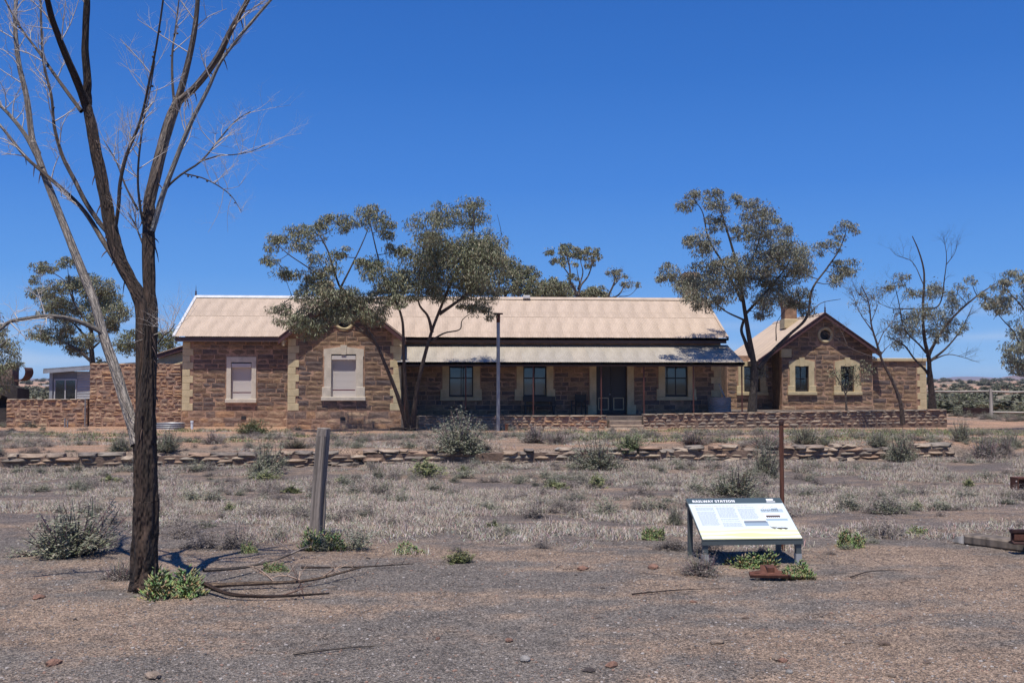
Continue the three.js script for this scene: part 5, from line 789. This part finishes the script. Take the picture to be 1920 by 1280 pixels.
{ // the tall, mostly bare gum in the foreground
  const T = thing('bare_gum_tree', 'tall nearly leafless gum tree with rough dark trunk and grey limbs', 'tree'), r = rng(61), L = TALL.limbs.map((l, i) => unpack(l, i ? .85 : 2.2));
  const dk = [.046, .032, .026], rd = [.12, .075, .055], gy = [.44, .40, .365], bl = [.47, .465, .45];
  const cf = (base, alt, amt) => (l, q, rr) => { const k = clamp(amt + 1.3 * (fbm(q * 2.2, l * 1.5, 3, 3) - .5), 0, 1); return base.map((v, i) => 1.5 * lerp(v, alt[i], k)); };
  const bark = (q, l, rr) => rr * (.34 * (noise(q * 4.2, l * 2.0, 2) - .5) + .32 * Math.pow(Math.abs(noise(q * 8, l * 3.2, 7) - .5) * 2, .6) - .12 + .12 * (noise(q * 16, l * 9, 5) - .5));
  const mild = (q, l, rr) => rr * (.16 * (noise(q * 2.5, l * 3, 2) - .5) + .14 * (noise(q * 7, l * 2, 12) - .5));
  const tk = new GB(); L[0][0][3] *= 1.32; L[0].splice(1, 0, [lerp(L[0][0][0], L[0][1][0], .22), L[0][0][1] + .13, L[0][0][2], L[0][1][3] * 1.06]); tube(tk, L[0], 40, .018, bark, cf(dk, rd, .35)); mesh('trunk', tk.geo(), barkVC, T);
  const kinds = { 1: [dk, rd, .4], 2: [dk, rd, .45], 3: [gy, rd, .22], 14: [bl, gy, .3], 21: [gy, dk, .3], 4: [gy, rd, .3], 5: [gy, rd, .3], 6: [dk, rd, .4], 7: [dk, rd, .4] };
  const tw = new GB();
  L.forEach((p, i) => {
    if (!i) return; const k = kinds[i] ?? [rd, gy, .5], g = new GB(), c0 = cf(...k), pale = cf(rd, gy, .35), c = i === 2 ? (l, q, w) => { const a = c0(l, q, w), b = pale(l, q, w), t = ss(1.3, 2.6, l); return a.map((v, j) => lerp(v, b[j], t)); } : c0;
    tube(g, p, p[0][3] > .028 ? 20 : 9, p[0][3] > .03 ? .03 : .06, i === 1 || i === 2 || i === 6 || i === 7 ? bark : mild, c);
    mesh('limb', g.geo(), barkVC, T);
    const small = p[0][3] < .03; if (i > 3) twigs(tw, r, p, small ? 11 : 6, small ? .34 : .42, .006, 2, cf(gy, rd, .35), .9, .35);
  });
  mesh('twigs', tw.geo(), twigVC, T);
  // loose strips of bark hanging from the forks
  const st = new GB(); for (let k = 0; k < 70; k++) { const li = [0, 1, 2, 2, 1, 13, 8][Math.floor(r() * 7)], p = L[li], f = uni(r, li ? 0 : .55, .95) * (p.length - 1), i = Math.min(p.length - 2, Math.floor(f)), q = f - i, a = r() * 6.283, rr = lerp(p[i][3], p[i + 1][3], q) * 1.0, x = lerp(p[i][0], p[i + 1][0], q) + Math.cos(a) * rr, y = lerp(p[i][1], p[i + 1][1], q), z = lerp(p[i][2], p[i + 1][2], q) + Math.sin(a) * rr, l = uni(r, .04, .16), o = uni(r, .005, .035); tube(st, [[x, y, z, .006], [x + Math.cos(a) * o, y - l * .5, z + Math.sin(a) * o, .005], [x + Math.cos(a) * o * 1.6, y - l, z + Math.sin(a) * o * 1.6, .0015]], 4, .04, null, cf(rd, dk, .4), false); }
  mesh('peeling_bark', st.geo(), twigVC, T);
  const nuts = new GB(), nr = rng(9); for (let k = 0; k < 60; k++) { const p = L[[9, 10, 11, 18, 20, 4, 16][Math.floor(nr() * 7)]], i = Math.floor(nr() * (p.length - 1)), q = nr(); const x = lerp(p[i][0], p[i + 1][0], q) + uni(nr, -.018, .018), y = lerp(p[i][1], p[i + 1][1], q) + uni(nr, -.02, .005), z = lerp(p[i][2], p[i + 1][2], q) + uni(nr, -.018, .018), g = new THREE.IcosahedronGeometry(uni(nr, .007, .012), 0), a = g.attributes.position, s = nuts.count; for (let j = 0; j < a.count; j++) nuts.v(x + a.getX(j), y + a.getY(j), z + a.getZ(j), 0, 0, [.07, .05, .04]); for (let j = 0; j < a.count; j += 3) nuts.tri(s + j, s + j + 1, s + j + 2); }
  mesh('gum_nuts', nuts.geo(), twigVC, T);
  T.position.set(TALL.base[0], height(TALL.base[0], TALL.base[2]) - .0, TALL.base[2]); shadows(T);
}
gum(GABLETREE, 'gum_tree', 'spreading three-stemmed gum tree in front of the gable wing', { seed: 71, trunks: 3, density: 620, pal: OLIVE });
gum(VERANDATREE, 'gum_tree', 'gum tree with dense grey-green crown at the veranda end', { seed: 72, density: 560, pal: GREYGUM, bark: [.06, .05, .045] });
gum(RIGHTGUM, 'gum_tree', 'dark-trunked gum with thin crown and bare top beside the annex', { seed: 73, density: 330, pal: GREYGUM, twigs: 7, twigLen: .9, bark: [.05, .035, .032], palest: .7 });
gum(LEANING, 'bare_tree', 'leaning slender tree with bare purple-grey twigs before the cottage', { seed: 74, density: 110, pal: GREYGUM, twigs: 12, twigLen: .7, twigFrom: 0, pale: [.24, .19, .18], leaf: .09 });
gum(SAPLING, 'sapling', 'small forked sapling with thin foliage before the cottage window', { seed: 75, density: 190, pal: OLIVE, leaf: .1, twigs: 4, twigLen: .4 });
gum(EDGEGUM, 'gum_tree', 'gum with hanging leaf clusters reaching in beside the stockyard fence', { seed: 76, density: 560, pal: GREYGUM, y: -.25, leaf: .16 });
gum(BACKGUM, 'gum_tree', 'dark gum tree rising behind the tin shed', { seed: 77, density: 420, pal: OLIVE, leaf: .17, leafW: .026, y: -.3, bark: [.05, .038, .034] });
gum(YELLOWTREE, 'yellow_tree', 'sparse yellow-green tree far behind the rubble wall', { seed: 78, density: 150, pal: YELLOWG, leaf: .2, leafW: .03, y: -.3, twigs: 8, twigLen: 1.2 });
gum(ROOFGUM_A, 'gum_tree', 'dense gum behind the station roof, beside the spreading front gum', { seed: 79, density: 430, pal: OLIVE, leaf: .17, leafW: .028, y: -.3 });
gum(ROOFGUM_B, 'gum_tree', 'umbrella-shaped gum with pale trunk above the station ridge', { seed: 80, density: 380, pal: OLIVE, leaf: .17, leafW: .026, y: -.3, bark: [.16, .13, .11] });
gum(ROOFGUM_C, 'gum_tree', 'low dark gum peeping over the ridge left of the umbrella gum', { seed: 81, density: 430, pal: OLIVE, leaf: .17, leafW: .028, y: -.3 });
gum(ROOFGUM_D, 'gum_tree', 'low rounded gum peeping over the ridge right of the umbrella gum', { seed: 82, density: 430, pal: OLIVE, leaf: .17, leafW: .028, y: -.3 });
gum(ROOFGUM_E, 'gum_tree', 'wispy two-stemmed gum standing over the station ridge', { seed: 83, density: 300, pal: GREYGUM, leaf: .15, leafW: .022, y: -.3, twigs: 3, twigLen: .6 });
{ // foliage of a gum that stands left of the view, behind the yard
  const D = { base: [-23.2, -.3, -40], limbs: [[.16, .06, 0, 0, 0, .2, 1.5, 0, .6, 3, .1, .8, 4.4, 0], [.05, .012, .4, 2.2, 0, 1.4, 3.0, .1, 2.2, 3.5, .2, 2.9, 3.3, .1], [.04, .01, .6, 3, .1, 1.6, 4.2, -.2, 2.3, 4.3, -.3], [.03, .01, 1.4, 3, .1, 2.2, 2.6, .3, 2.7, 2.0, .4]], clumps: [[2.6, 3.9, .1, .6, .45], [3.3, 3.3, .1, .4, .45], [2.6, 2.9, .2, .6, .5], [3.0, 2.2, .3, .4, .5], [2.5, 1.9, .4, .5, .5], [2.2, 4.5, -.2, .7, .4], [1.4, 4.0, 0, .8, .7], [1.0, 4.8, 0, .9, .6], [3.5, 2.8, .1, .25, .3]] };
  gum(D, 'gum_tree', 'gum with drooping leaves beside the masonry oven', { seed: 84, density: 420, pal: OLIVE, leaf: .17 });
}

// ---------- shrubs and ground plants ----------
function bushGeos(seed, o) { // unit dome: radius .5, height 1
  const r = rng(seed), lv = new GB(), st = new GB(), lobes = Array.from({ length: 7 }, () => [r() * 6.283, uni(r, .2, 1), uni(r, .5, 1.35)]);
  for (let k = 0; k < o.stems; k++) {
    const a = r() * 6.283, e = Math.pow(r(), .7) * 1.45; let q = 1; for (const [la, le, ls] of lobes) q *= 1 - (1 - ls) * Math.exp(-4 * (1 - Math.cos(a - la)) - 2 * (e - le) * (e - le)); q *= uni(r, .42, 1.12);
    const x = Math.cos(a) * Math.sin(e) * .5 * q, z = Math.sin(a) * Math.sin(e) * .5 * q, y = Math.cos(e) * q * .95 + .04;
    const bx = x * .15 + uni(r, -.05, .05), bz = z * .15 + uni(r, -.05, .05), c = o.stemC.map(v => v * uni(r, .7, 1.3));
    const m = [lerp(bx, x, .55) + uni(r, -.04, .04), y * .45, lerp(bz, z, .55) + uni(r, -.04, .04)];
    tube(st, [[bx, -.06, bz, .008], [...m, .006], [x, y, z, .0025]], 3, .3, null, () => c, false);
    for (let j = 0; j < o.leaves; j++) { const t = Math.pow(r(), .6), f = t < .5 ? t * 2 : t * 2 - 1, A = t < .5 ? [bx, 0, bz] : m, Bq = t < .5 ? m : [x, y, z], s = o.spread ?? .055; if (t < (o.from ?? .35)) continue; leafSpray(lv, r, lerp(A[0], Bq[0], f), lerp(A[1], Bq[1], f), lerp(A[2], Bq[2], f), s, s, s, 1, o.l, o.w, o.pal, o.droop ?? -.5); }
  }
  return [st.geo(), lv.count ? lv.geo() : null];
}
const SALT = [[.26, .265, .18], [.21, .225, .14], [.31, .295, .22], [.18, .195, .12], [.27, .225, .17]], DRYP = [[.27, .225, .195], [.22, .18, .155], [.32, .275, .24], [.17, .14, .12]], GREENB = [[.15, .185, .08], [.12, .15, .065], [.19, .21, .105]], WEED = [[.22, .235, .09], [.18, .20, .08], [.26, .25, .11], [.14, .16, .07]];
const KIND = [
  [[101, 102, 103].map(s => bushGeos(s, { stems: 190, leaves: 44, l: .042, w: .0065, pal: SALT, stemC: [.16, .13, .11] })), 'saltbush'],
  [[111, 112].map(s => bushGeos(s, { stems: 260, leaves: 16, l: .07, w: .005, pal: DRYP, stemC: [.25, .205, .175], droop: -.6, from: .2 })), 'dry_shrub'],
  [[121].map(s => bushGeos(s, { stems: 140, leaves: 46, l: .055, w: .012, pal: GREENB, stemC: [.12, .09, .06] })), 'green_shrub'],
  null,
  [[141, 142].map(s => bushGeos(s, { stems: 60, leaves: 34, l: .1, w: .02, pal: WEED, stemC: [.2, .19, .09], droop: -.3 })), 'weed']];
function succulent(seed) { // sprawling mounds of short fat leaves with bare stems between
  const r = rng(seed), gb = new GB(), P = [[.15, .205, .075], [.115, .17, .06], [.20, .24, .10], [.26, .25, .105], [.10, .14, .06], [.28, .21, .12]];
  const mounds = Array.from({ length: 9 }, () => { const a = r() * 6.283, q = Math.sqrt(r()) * .38; return [Math.cos(a) * q, Math.sin(a) * q, uni(r, .08, .2), uni(r, .35, 1)]; });
  for (let k = 0; k < 1000; k++) {
    const [mx, mz, mr, mh] = mounds[Math.floor(r() * 9)], a = r() * 6.283, q = Math.sqrt(r()) * (r() < .12 ? 1.5 : 1), x = mx + Math.cos(a) * q * mr, z = mz + Math.sin(a) * q * mr;
    const top = mh * Math.sqrt(Math.max(.05, 1 - q * q * .85)) * uni(r, .3, 1.08), l = uni(r, .1, .3), w = uni(r, .01, .022), lean = uni(r, .1, .9), c = P[Math.floor(Math.pow(r(), 1.3) * 6)].map(v => v * uni(r, .75, 1.25)), b0 = a + uni(r, -1, 1), dx = Math.cos(b0) * lean * l * .6, dz = Math.sin(b0) * lean * l * .6, y = Math.max(-.02, top - l);
    const b = gb.v(x, y, z, 0, 0, c), t = gb.v(x + dx, y + l, z + dz, 0, 0, c), m = []; for (let s = 0; s < 4; s++) m.push(gb.v(x + dx * .6 + Math.cos(s * 1.571) * w, y + l * .6, z + dz * .6 + Math.sin(s * 1.571) * w, 0, 0, c)); for (let s = 0; s < 4; s++) { gb.tri(b, m[(s + 1) % 4], m[s]); gb.tri(t, m[s], m[(s + 1) % 4]); }
  }
  for (let k = 0; k < 60; k++) { const a = r() * 6.283, q = uni(r, .1, .5); tube(gb, [[0, 0, 0, .008], [Math.cos(a) * q * .5, .1, Math.sin(a) * q * .5, .007], [Math.cos(a) * q, uni(r, .0, .3), Math.sin(a) * q, .004]], 3, .2, null, () => [.2, .14, .1], false); }
  return gb.geo();
}
const SUCC = [151, 152].map(succulent);
const own = { // plants that stand out by themselves: index in SHRUBS -> label
  0: 'broad grey-green bluebush spreading beside the tall bare tree', 1: 'bright green succulent clump at the foot of the tall bare tree', 2: 'dry grey twiggy plant just behind the bare tree trunk', 3: 'dark green succulent around the foot of the weathered timber post', 8: 'rounded saltbush hiding part of the platform edge near the timber post', 15: 'large twiggy saltbush beside the grey metal pole', 18: 'tall saltbush breaking the dry-stone edge between pole and steel post', 23: 'wide pale saltbush behind the information sign', 24: 'upright saltbush behind the rusty steel post', 27: 'upright saltbush growing in the stone edge below the leaning bare tree', 31: 'dark green shrub under the shuttered window of the left block', 42: 'green succulent clump at the right foot of the information sign', 43: 'green succulent growing in the shade under the information sign', 44: 'dry grey plant at the left foot of the information sign', 19: 'small dark green shrub on the terrace before the doorway steps', 48: 'small grey saltbush touching the left back leg of the sign' };
const gl = { 0: ['grey-green saltbush', 'shrub'], 1: ['grey dry twiggy shrub', 'shrub'], 2: ['dark green shrub', 'shrub'], 3: ['small green succulent clump', 'plant'], 4: ['small yellow-green weed', 'plant'] };
const rv = rng(91);
SHRUBS.forEach(([x, d, w, h, k], i) => {
  const up = d > wallD(x), where = k === 3 ? 'growing on open ground' : up ? 'on the terrace above the dry-stone edge' : 'in the dry grass below the dry-stone edge';
  const label = own[i] ?? `${gl[k][0]} ${where}`, T = thing(k === 3 ? 'succulent' : KIND[k][1], label, gl[k][1], own[i] ? undefined : `${gl[k][0].replace('saltbush', 'saltbushe')}s ${where}`);
  if (k === 3) mesh('leaves', SUCC[i % 2], leafMat, T); else { const [st, lv] = KIND[k][0][i % KIND[k][0].length]; mesh('stems', st, twigVC, T); if (lv) mesh('leaves', lv, k === 1 ? dryMat : leafMat, T); }
  T.scale.set(w * 1.15, h * (k === 0 ? .86 : 1), w * 1.0); T.rotation.set(uni(rv, -.12, .12), rv() * 6.28, uni(rv, -.12, .12)); T.position.set(x, height(x, -d) - .02, -d); shadows(T);
});
const SCRUBG = bushGeos(191, { stems: 170, leaves: 40, l: .05, w: .008, pal: [[.20, .22, .12], [.25, .255, .15], [.17, .195, .10], [.27, .25, .17]], stemC: [.2, .16, .13] });
// tall green scrub behind the stockyard fence, then the open plain
for (const [x, d, w, h] of [[29, 70, 4.5, 1.3], [34, 76, 5, 1.9], [38.5, 74, 4.5, 1.8], [43, 80, 5, 2.2], [30.5, 61, 2, .9], [33.4, 62.5, 1.8, .8], [27.4, 66, 2.4, .9], [37, 65, 2.2, 1.0], [47, 84, 5, 2.0], [41.5, 68, 2.6, 1.2]]) {
  const T = thing('scrub_bush', 'tall green scrub bush behind the stockyard fence', 'shrub', 'green scrub behind the stockyard fence'), [st, lv] = SCRUBG; mesh('stems', st, twigVC, T); mesh('leaves', lv, leafMat, T); T.scale.set(w, h, w * .8); T.rotation.y = rv() * 6; T.position.set(x, height(x, -d) - .05, -d); shadows(T);
}
function scatter(name, geo, mat, list) { const m = new THREE.InstancedMesh(geo, mat, list.length), q = new THREE.Matrix4(), e = new THREE.Euler(), Q = new THREE.Quaternion(); m.name = name; list.forEach(([x, y, z, sx, sy, sz, ry, rx = 0, rz = 0, c], i) => { e.set(rx, ry, rz); q.compose(new THREE.Vector3(x, y, z), Q.setFromEuler(e), new THREE.Vector3(sx, sy, sz)); m.setMatrixAt(i, q); if (c) m.setColorAt(i, c); }); m.castShadow = m.receiveShadow = true; m.userData.kind = 'stuff'; scene.add(m); return m; }
{ // low bushes over the far plain
  const gA = bushGeos(161, { stems: 50, leaves: 14, l: .22, w: .05, pal: [[.14, .14, .085], [.11, .115, .065], [.17, .16, .11]], stemC: [.12, .1, .08] })[1], L = [], r = rng(95);
  for (let k = 0; k < 2600; k++) { const d = 62 * Math.exp(r() * 2.7), x = uni(r, -.8, .8) * d; if (d < 75 && x < 22 && x > -20) continue; const s = uni(r, .5, 1.6) * (1 + d / 500); L.push([x, height(x, -d) - .05, -d, s * 1.5, s * .7, s * 1.5, r() * 6]); }
  tag(scatter('plain_scrub', gA, leafMat, L), 'low grey-green scrub dotted over the far orange plain', 'scrub');
}
// ---------- dry grass ----------
function tuft(seed, n, o) { const r = rng(seed), gb = new GB(); for (let k = 0; k < n; k++) { const a = r() * 6.283, q = Math.sqrt(r()) * o.r, x = Math.cos(a) * q, z = Math.sin(a) * q, h = uni(r, .4, 1) * o.h, l = uni(r, .2, 1) * o.lean, w = o.w * uni(r, .7, 1.3), b = r() * 6.283, dx = Math.cos(b) * l, dz = Math.sin(b) * l, sx = -Math.sin(b) * w, sz = Math.cos(b) * w, c = o.pal[Math.floor(r() * o.pal.length)].map(v => v * uni(r, .8, 1.2)); const mx = x + dx * .5 + uni(r, -.02, .02), mz = z + dz * .5 + uni(r, -.02, .02), my = h * uni(r, .35, .9), tx = mx + dx * .6 + uni(r, -.035, .035), tz = mz + dz * .6 + uni(r, -.035, .035), ty = Math.max(.004, my + h * uni(r, -.45, .6)), p = [gb.v(x - sx, -.01, z - sz, 0, 0, c), gb.v(x + sx, -.01, z + sz, 0, 0, c), gb.v(mx + sx, my, mz + sz, 0, 0, c), gb.v(mx - sx, my, mz - sz, 0, 0, c), gb.v(tx, ty, tz, 0, 0, c)]; gb.quad(p[0], p[1], p[2], p[3]); gb.tri(p[3], p[2], p[4]); } return gb.geo(); }
const STRAW = [[.45, .39, .345], [.37, .315, .275], [.53, .47, .425], [.29, .23, .19], [.41, .33, .265]];
{
  const r = rng(97), A = [], Bq = [], C = [];
  for (let k = 0; k < 110000; k++) {
    const d = Math.sqrt(lerp(9.2 * 9.2, 45 * 45, r())), x = uni(r, -.62, .62) * d, w = wallD(x); if (d > w - .1 && d < w + .5) continue;
    const n = fbm(x * .45 + 60, d * .6 + 11, 6, 3) * .65 + fbm(x * 1.6, d * 1.8, 9, 2) * .35; let want = d < w ? ss(9.3, 12.8, d) : .30; if (d > w + 14) want *= .35; if (d < w && x > 3 && d < 14.5) want *= .5;
    if (n < .63 - .14 * want || r() > want * 1.1) continue;
    const s = uni(r, .7, 1.3) * (d > 20 ? 1.25 : 1), t = [x, height(x, -d), -d, s, s * uni(r, .6, 1.15), s, r() * 6.28, 0, 0, col(1, 1, 1).multiplyScalar(uni(r, .6, 1.2) * (.8 + .4 * n))]; (r() < .45 ? A : r() < .6 ? Bq : C).push(t);
  }
  const o = { r: .13, h: .07, lean: .1, w: .0021, pal: STRAW };
  tag(scatter('dry_grass', tuft(171, 46, o), dryMat, A), 'pale grey-pink dry grass over the old track bed', 'grass');
  tag(scatter('dry_grass_short', tuft(172, 46, { ...o, h: .042, r: .17, lean: .12 }), dryMat, Bq), 'short matted dry grass over the old track bed', 'grass');
  tag(scatter('dry_grass_tall', tuft(173, 26, { ...o, h: .11, r: .1, lean: .08 }), dryMat, C), 'taller wispy dry grass stalks over the old track bed', 'grass');
  const G = []; for (let k = 0; k < 2600; k++) { const d = uni(r, 29, 43), x = uni(r, -.5, .56) * d, n = fbm(x * .3 + 5, d * .5, 12, 3); if (n < .55 || (x > -8 && x < 2 && r() < .7)) continue; const s = uni(r, .7, 1.3); G.push([x, height(x, -d), -d, s * 1.6, s, s * 1.6, r() * 6]); }
  tag(scatter('green_grass', tuft(174, 30, { r: .14, h: .09, lean: .08, w: .005, pal: [[.15, .175, .07], [.19, .20, .09], [.24, .22, .12]] }), dryMat, G), 'thin green grass patches on the terrace before the station', 'grass');
}
{ // low dry and grey scrub mixed through the grass
  const r = rng(99), A = [], Bq = []; for (let k = 0; k < 9000; k++) { const d = Math.sqrt(lerp(10 * 10, 62 * 62, r())), x = uni(r, -.6, .6) * d, w = wallD(x), n = fbm(x * .5 + 12, d * .7 + 70, 21, 3); if (d > w - .1 && d < w + .4 || n < .5 || (d < 13 && r() < .6) || (d > 36 && d < 44 && r() < .7) || (d > 43 && x > -21 && x < 25.5)) continue; const s = uni(r, .12, .42) * (d > 43 ? 1.5 : 1), c = col(1, 1, 1).multiplyScalar(uni(r, .65, 1.15)); (r() < .68 ? A : Bq).push([x, height(x, -d) - .01, -d, s * uni(r, .9, 1.6), s * uni(r, .35, .75), s * uni(r, .9, 1.6), r() * 6.28, 0, 0, c]); }
  tag(scatter('low_dry_scrub', bushGeos(181, { stems: 110, leaves: 12, l: .09, w: .008, pal: DRYP, stemC: [.25, .2, .165], droop: -.6, from: .2 })[1], dryMat, A), 'low brown-grey dry scrub mixed through the grass', 'scrub');
  tag(scatter('low_grey_scrub', bushGeos(182, { stems: 90, leaves: 24, l: .07, w: .012, pal: SALT, stemC: [.2, .16, .13] })[1], leafMat, Bq), 'low grey-green ground scrub mixed through the grass', 'scrub');
}
// ---------- gravel, litter, loose stones, fallen branches ----------
{
  const r = rng(98), g = new THREE.IcosahedronGeometry(1, 0), L = [], tones = [[.16, .14, .13], [.21, .16, .13], [.30, .25, .22], [.12, .105, .10], [.26, .16, .12], [.38, .34, .31]].map(c => col(...c));
  for (let k = 0; k < 95000; k++) { const d = 4.6 + Math.pow(r(), 1.35) * 15, x = uni(r, -.6, .6) * d, s = .0026 + .009 * Math.pow(r(), 5), n = fbm(x * .7, d * .9, 15, 3); if (n < .4 && r() < .75) continue; L.push([x, height(x, -d) + s * .15, -d, s * uni(r, .8, 1.5), s * .7, s * uni(r, .8, 1.4), r() * 6, 0, 0, tones[Math.min(5, Math.floor(Math.pow(r(), 1.5) * 6))]]); }
  tag(scatter('gravel', g, M(1, 1, 1, { roughness: .95 }), L), 'fine dark and pale gravel strewn over the ground', 'gravel');
  const T = []; for (let k = 0; k < 900; k++) { const d = uni(r, 6.5, 16), x = uni(r, -.58, .58) * d, l = uni(r, .03, .16); T.push([x, height(x, -d) + .006, -d, l, uni(r, .6, 1.6), uni(r, .6, 1.6), r() * 6.28, 0, uni(r, -.08, .08), col(...[[.24, .19, .16], [.17, .13, .10], [.3, .25, .21], [.11, .08, .07]][Math.floor(r() * 4)])]); }
  tag(scatter('twig_litter', new THREE.CylinderGeometry(.0014, .002, 1, 5).rotateZ(Math.PI / 2), M(1, 1, 1), T), 'small dry twigs and bark bits littering the ground', 'litter');
  const TN = { pale: M(.50, .46, .42, stoneOpt), red: M(.40, .22, .155, stoneOpt), brown: M(.30, .21, .16, stoneOpt), tan: M(.45, .34, .26, stoneOpt), dark: M(.13, .10, .09, stoneOpt) };
  const rocks = [1, 2, 3, 4].map(s => { const q = new THREE.IcosahedronGeometry(.5, 1), p = q.attributes.position; for (let i = 0; i < p.count; i++) { const x = p.getX(i), y = p.getY(i), z = p.getZ(i), k = .6 + .85 * fbm(x * 3 + s * 9, y * 3 + 5, z * 3 + 5, 2); p.setXYZ(i, x * k, Math.max(-.2, y * k), z * k); } q.computeVertexNormals(); return q; });
  const words = { pale: 'pale', red: 'reddish', brown: 'brown', tan: 'tan', dark: 'dark' };
  LOOSE.forEach(([x, d, s, t], i) => { const far = d > 20, m = mesh(numbered('loose_stone'), rocks[i % 4], TN[t]); tag(m, `${words[t]} loose stone lying on the ${far ? 'terrace' : 'open gravel'}`, 'stone', `${words[t]} loose stones on the ${far ? 'terrace' : 'open gravel'}`); if (t === 'dark') s *= .6; m.scale.set(s * 1.0, s * .42, s * uni(r, .55, .8)); m.rotation.y = r() * 6; m.position.set(x, height(x, -d) + s * .08, -d); });
  const branch = (label, pts, rad, c, tw) => { const T = thing('fallen_branch', label, 'branch'), gb = new GB(), base = pts[0], P = pts.map(([x, d, up = .02], i) => [x - base[0], height(x, -d) + up + rad * .6 - height(base[0], -base[1]), -d + base[1], rad * (1 - .65 * i / (pts.length - 1))]); const cc = () => c; tube(gb, P, 8, .05, (q, l, w) => w * .25 * (noise(q * 3, l * 12, 4) - .5), cc); mesh('stem', gb.geo(), barkVC, T); if (tw) { const g = new GB(); twigs(g, r, P, tw, .35, rad * .4, 1, cc, .15, .3); mesh('side_twigs', g.geo(), twigVC, T); } T.position.set(base[0], height(base[0], -base[1]), -base[1]); shadows(T); };
  branch('long pale fallen branch running from the bare tree toward the post', [[-2.5, 8.3, .03], [-2.1, 8.35, .03], [-1.7, 8.45, .04], [-1.3, 8.95, .06]], .022, [.42, .30, .22], 6);
  branch('dark curved fallen branch lying beside the bare tree', [[-2.5, 8.25, .06], [-2.2, 8.0, .03], [-1.85, 7.92, .02], [-1.42, 7.95, .03]], .02, [.13, .075, .055], 2);
  branch('thin pale stick lying alone on the near gravel', [[-1.35, 6.33, .008], [-1.2, 6.4, .012], [-1.02, 6.48, .01], [-.87, 6.52, .008]], .009, [.5, .42, .36]);
  branch('grey fallen branch reaching back from the green succulent', [[-2.6, 8.6, .1], [-2.35, 8.95, .06], [-2.1, 9.5, .05], [-1.95, 9.9, .1]], .016, [.3, .25, .22], 4);
  branch('brown stick on the bare ground near the timber post', [[-1.9, 9.2, .02], [-1.4, 9.15, .03], [-.9, 9.4, .02]], .01, [.2, .14, .11], 5);
  branch('crooked stick on gravel right of the sign', [[2.9, 8.75, .01], [3.15, 8.95, .02], [3.5, 9.05, .012]], .006, [.18, .13, .11], 1);
  branch('thin dark stick lying on the gravel in mid ground', [[.95, 8.1, .01], [1.3, 8.2, .015], [1.75, 8.35, .01]], .006, [.16, .11, .09]);
  branch('dark bough on the terrace by the spreading gum', [[-4.9, 40.8, .08], [-4.5, 40.9, .12], [-4.0, 41.1, .05]], .06, [.08, .06, .05], 2);
}
renderer.render(scene, camera);
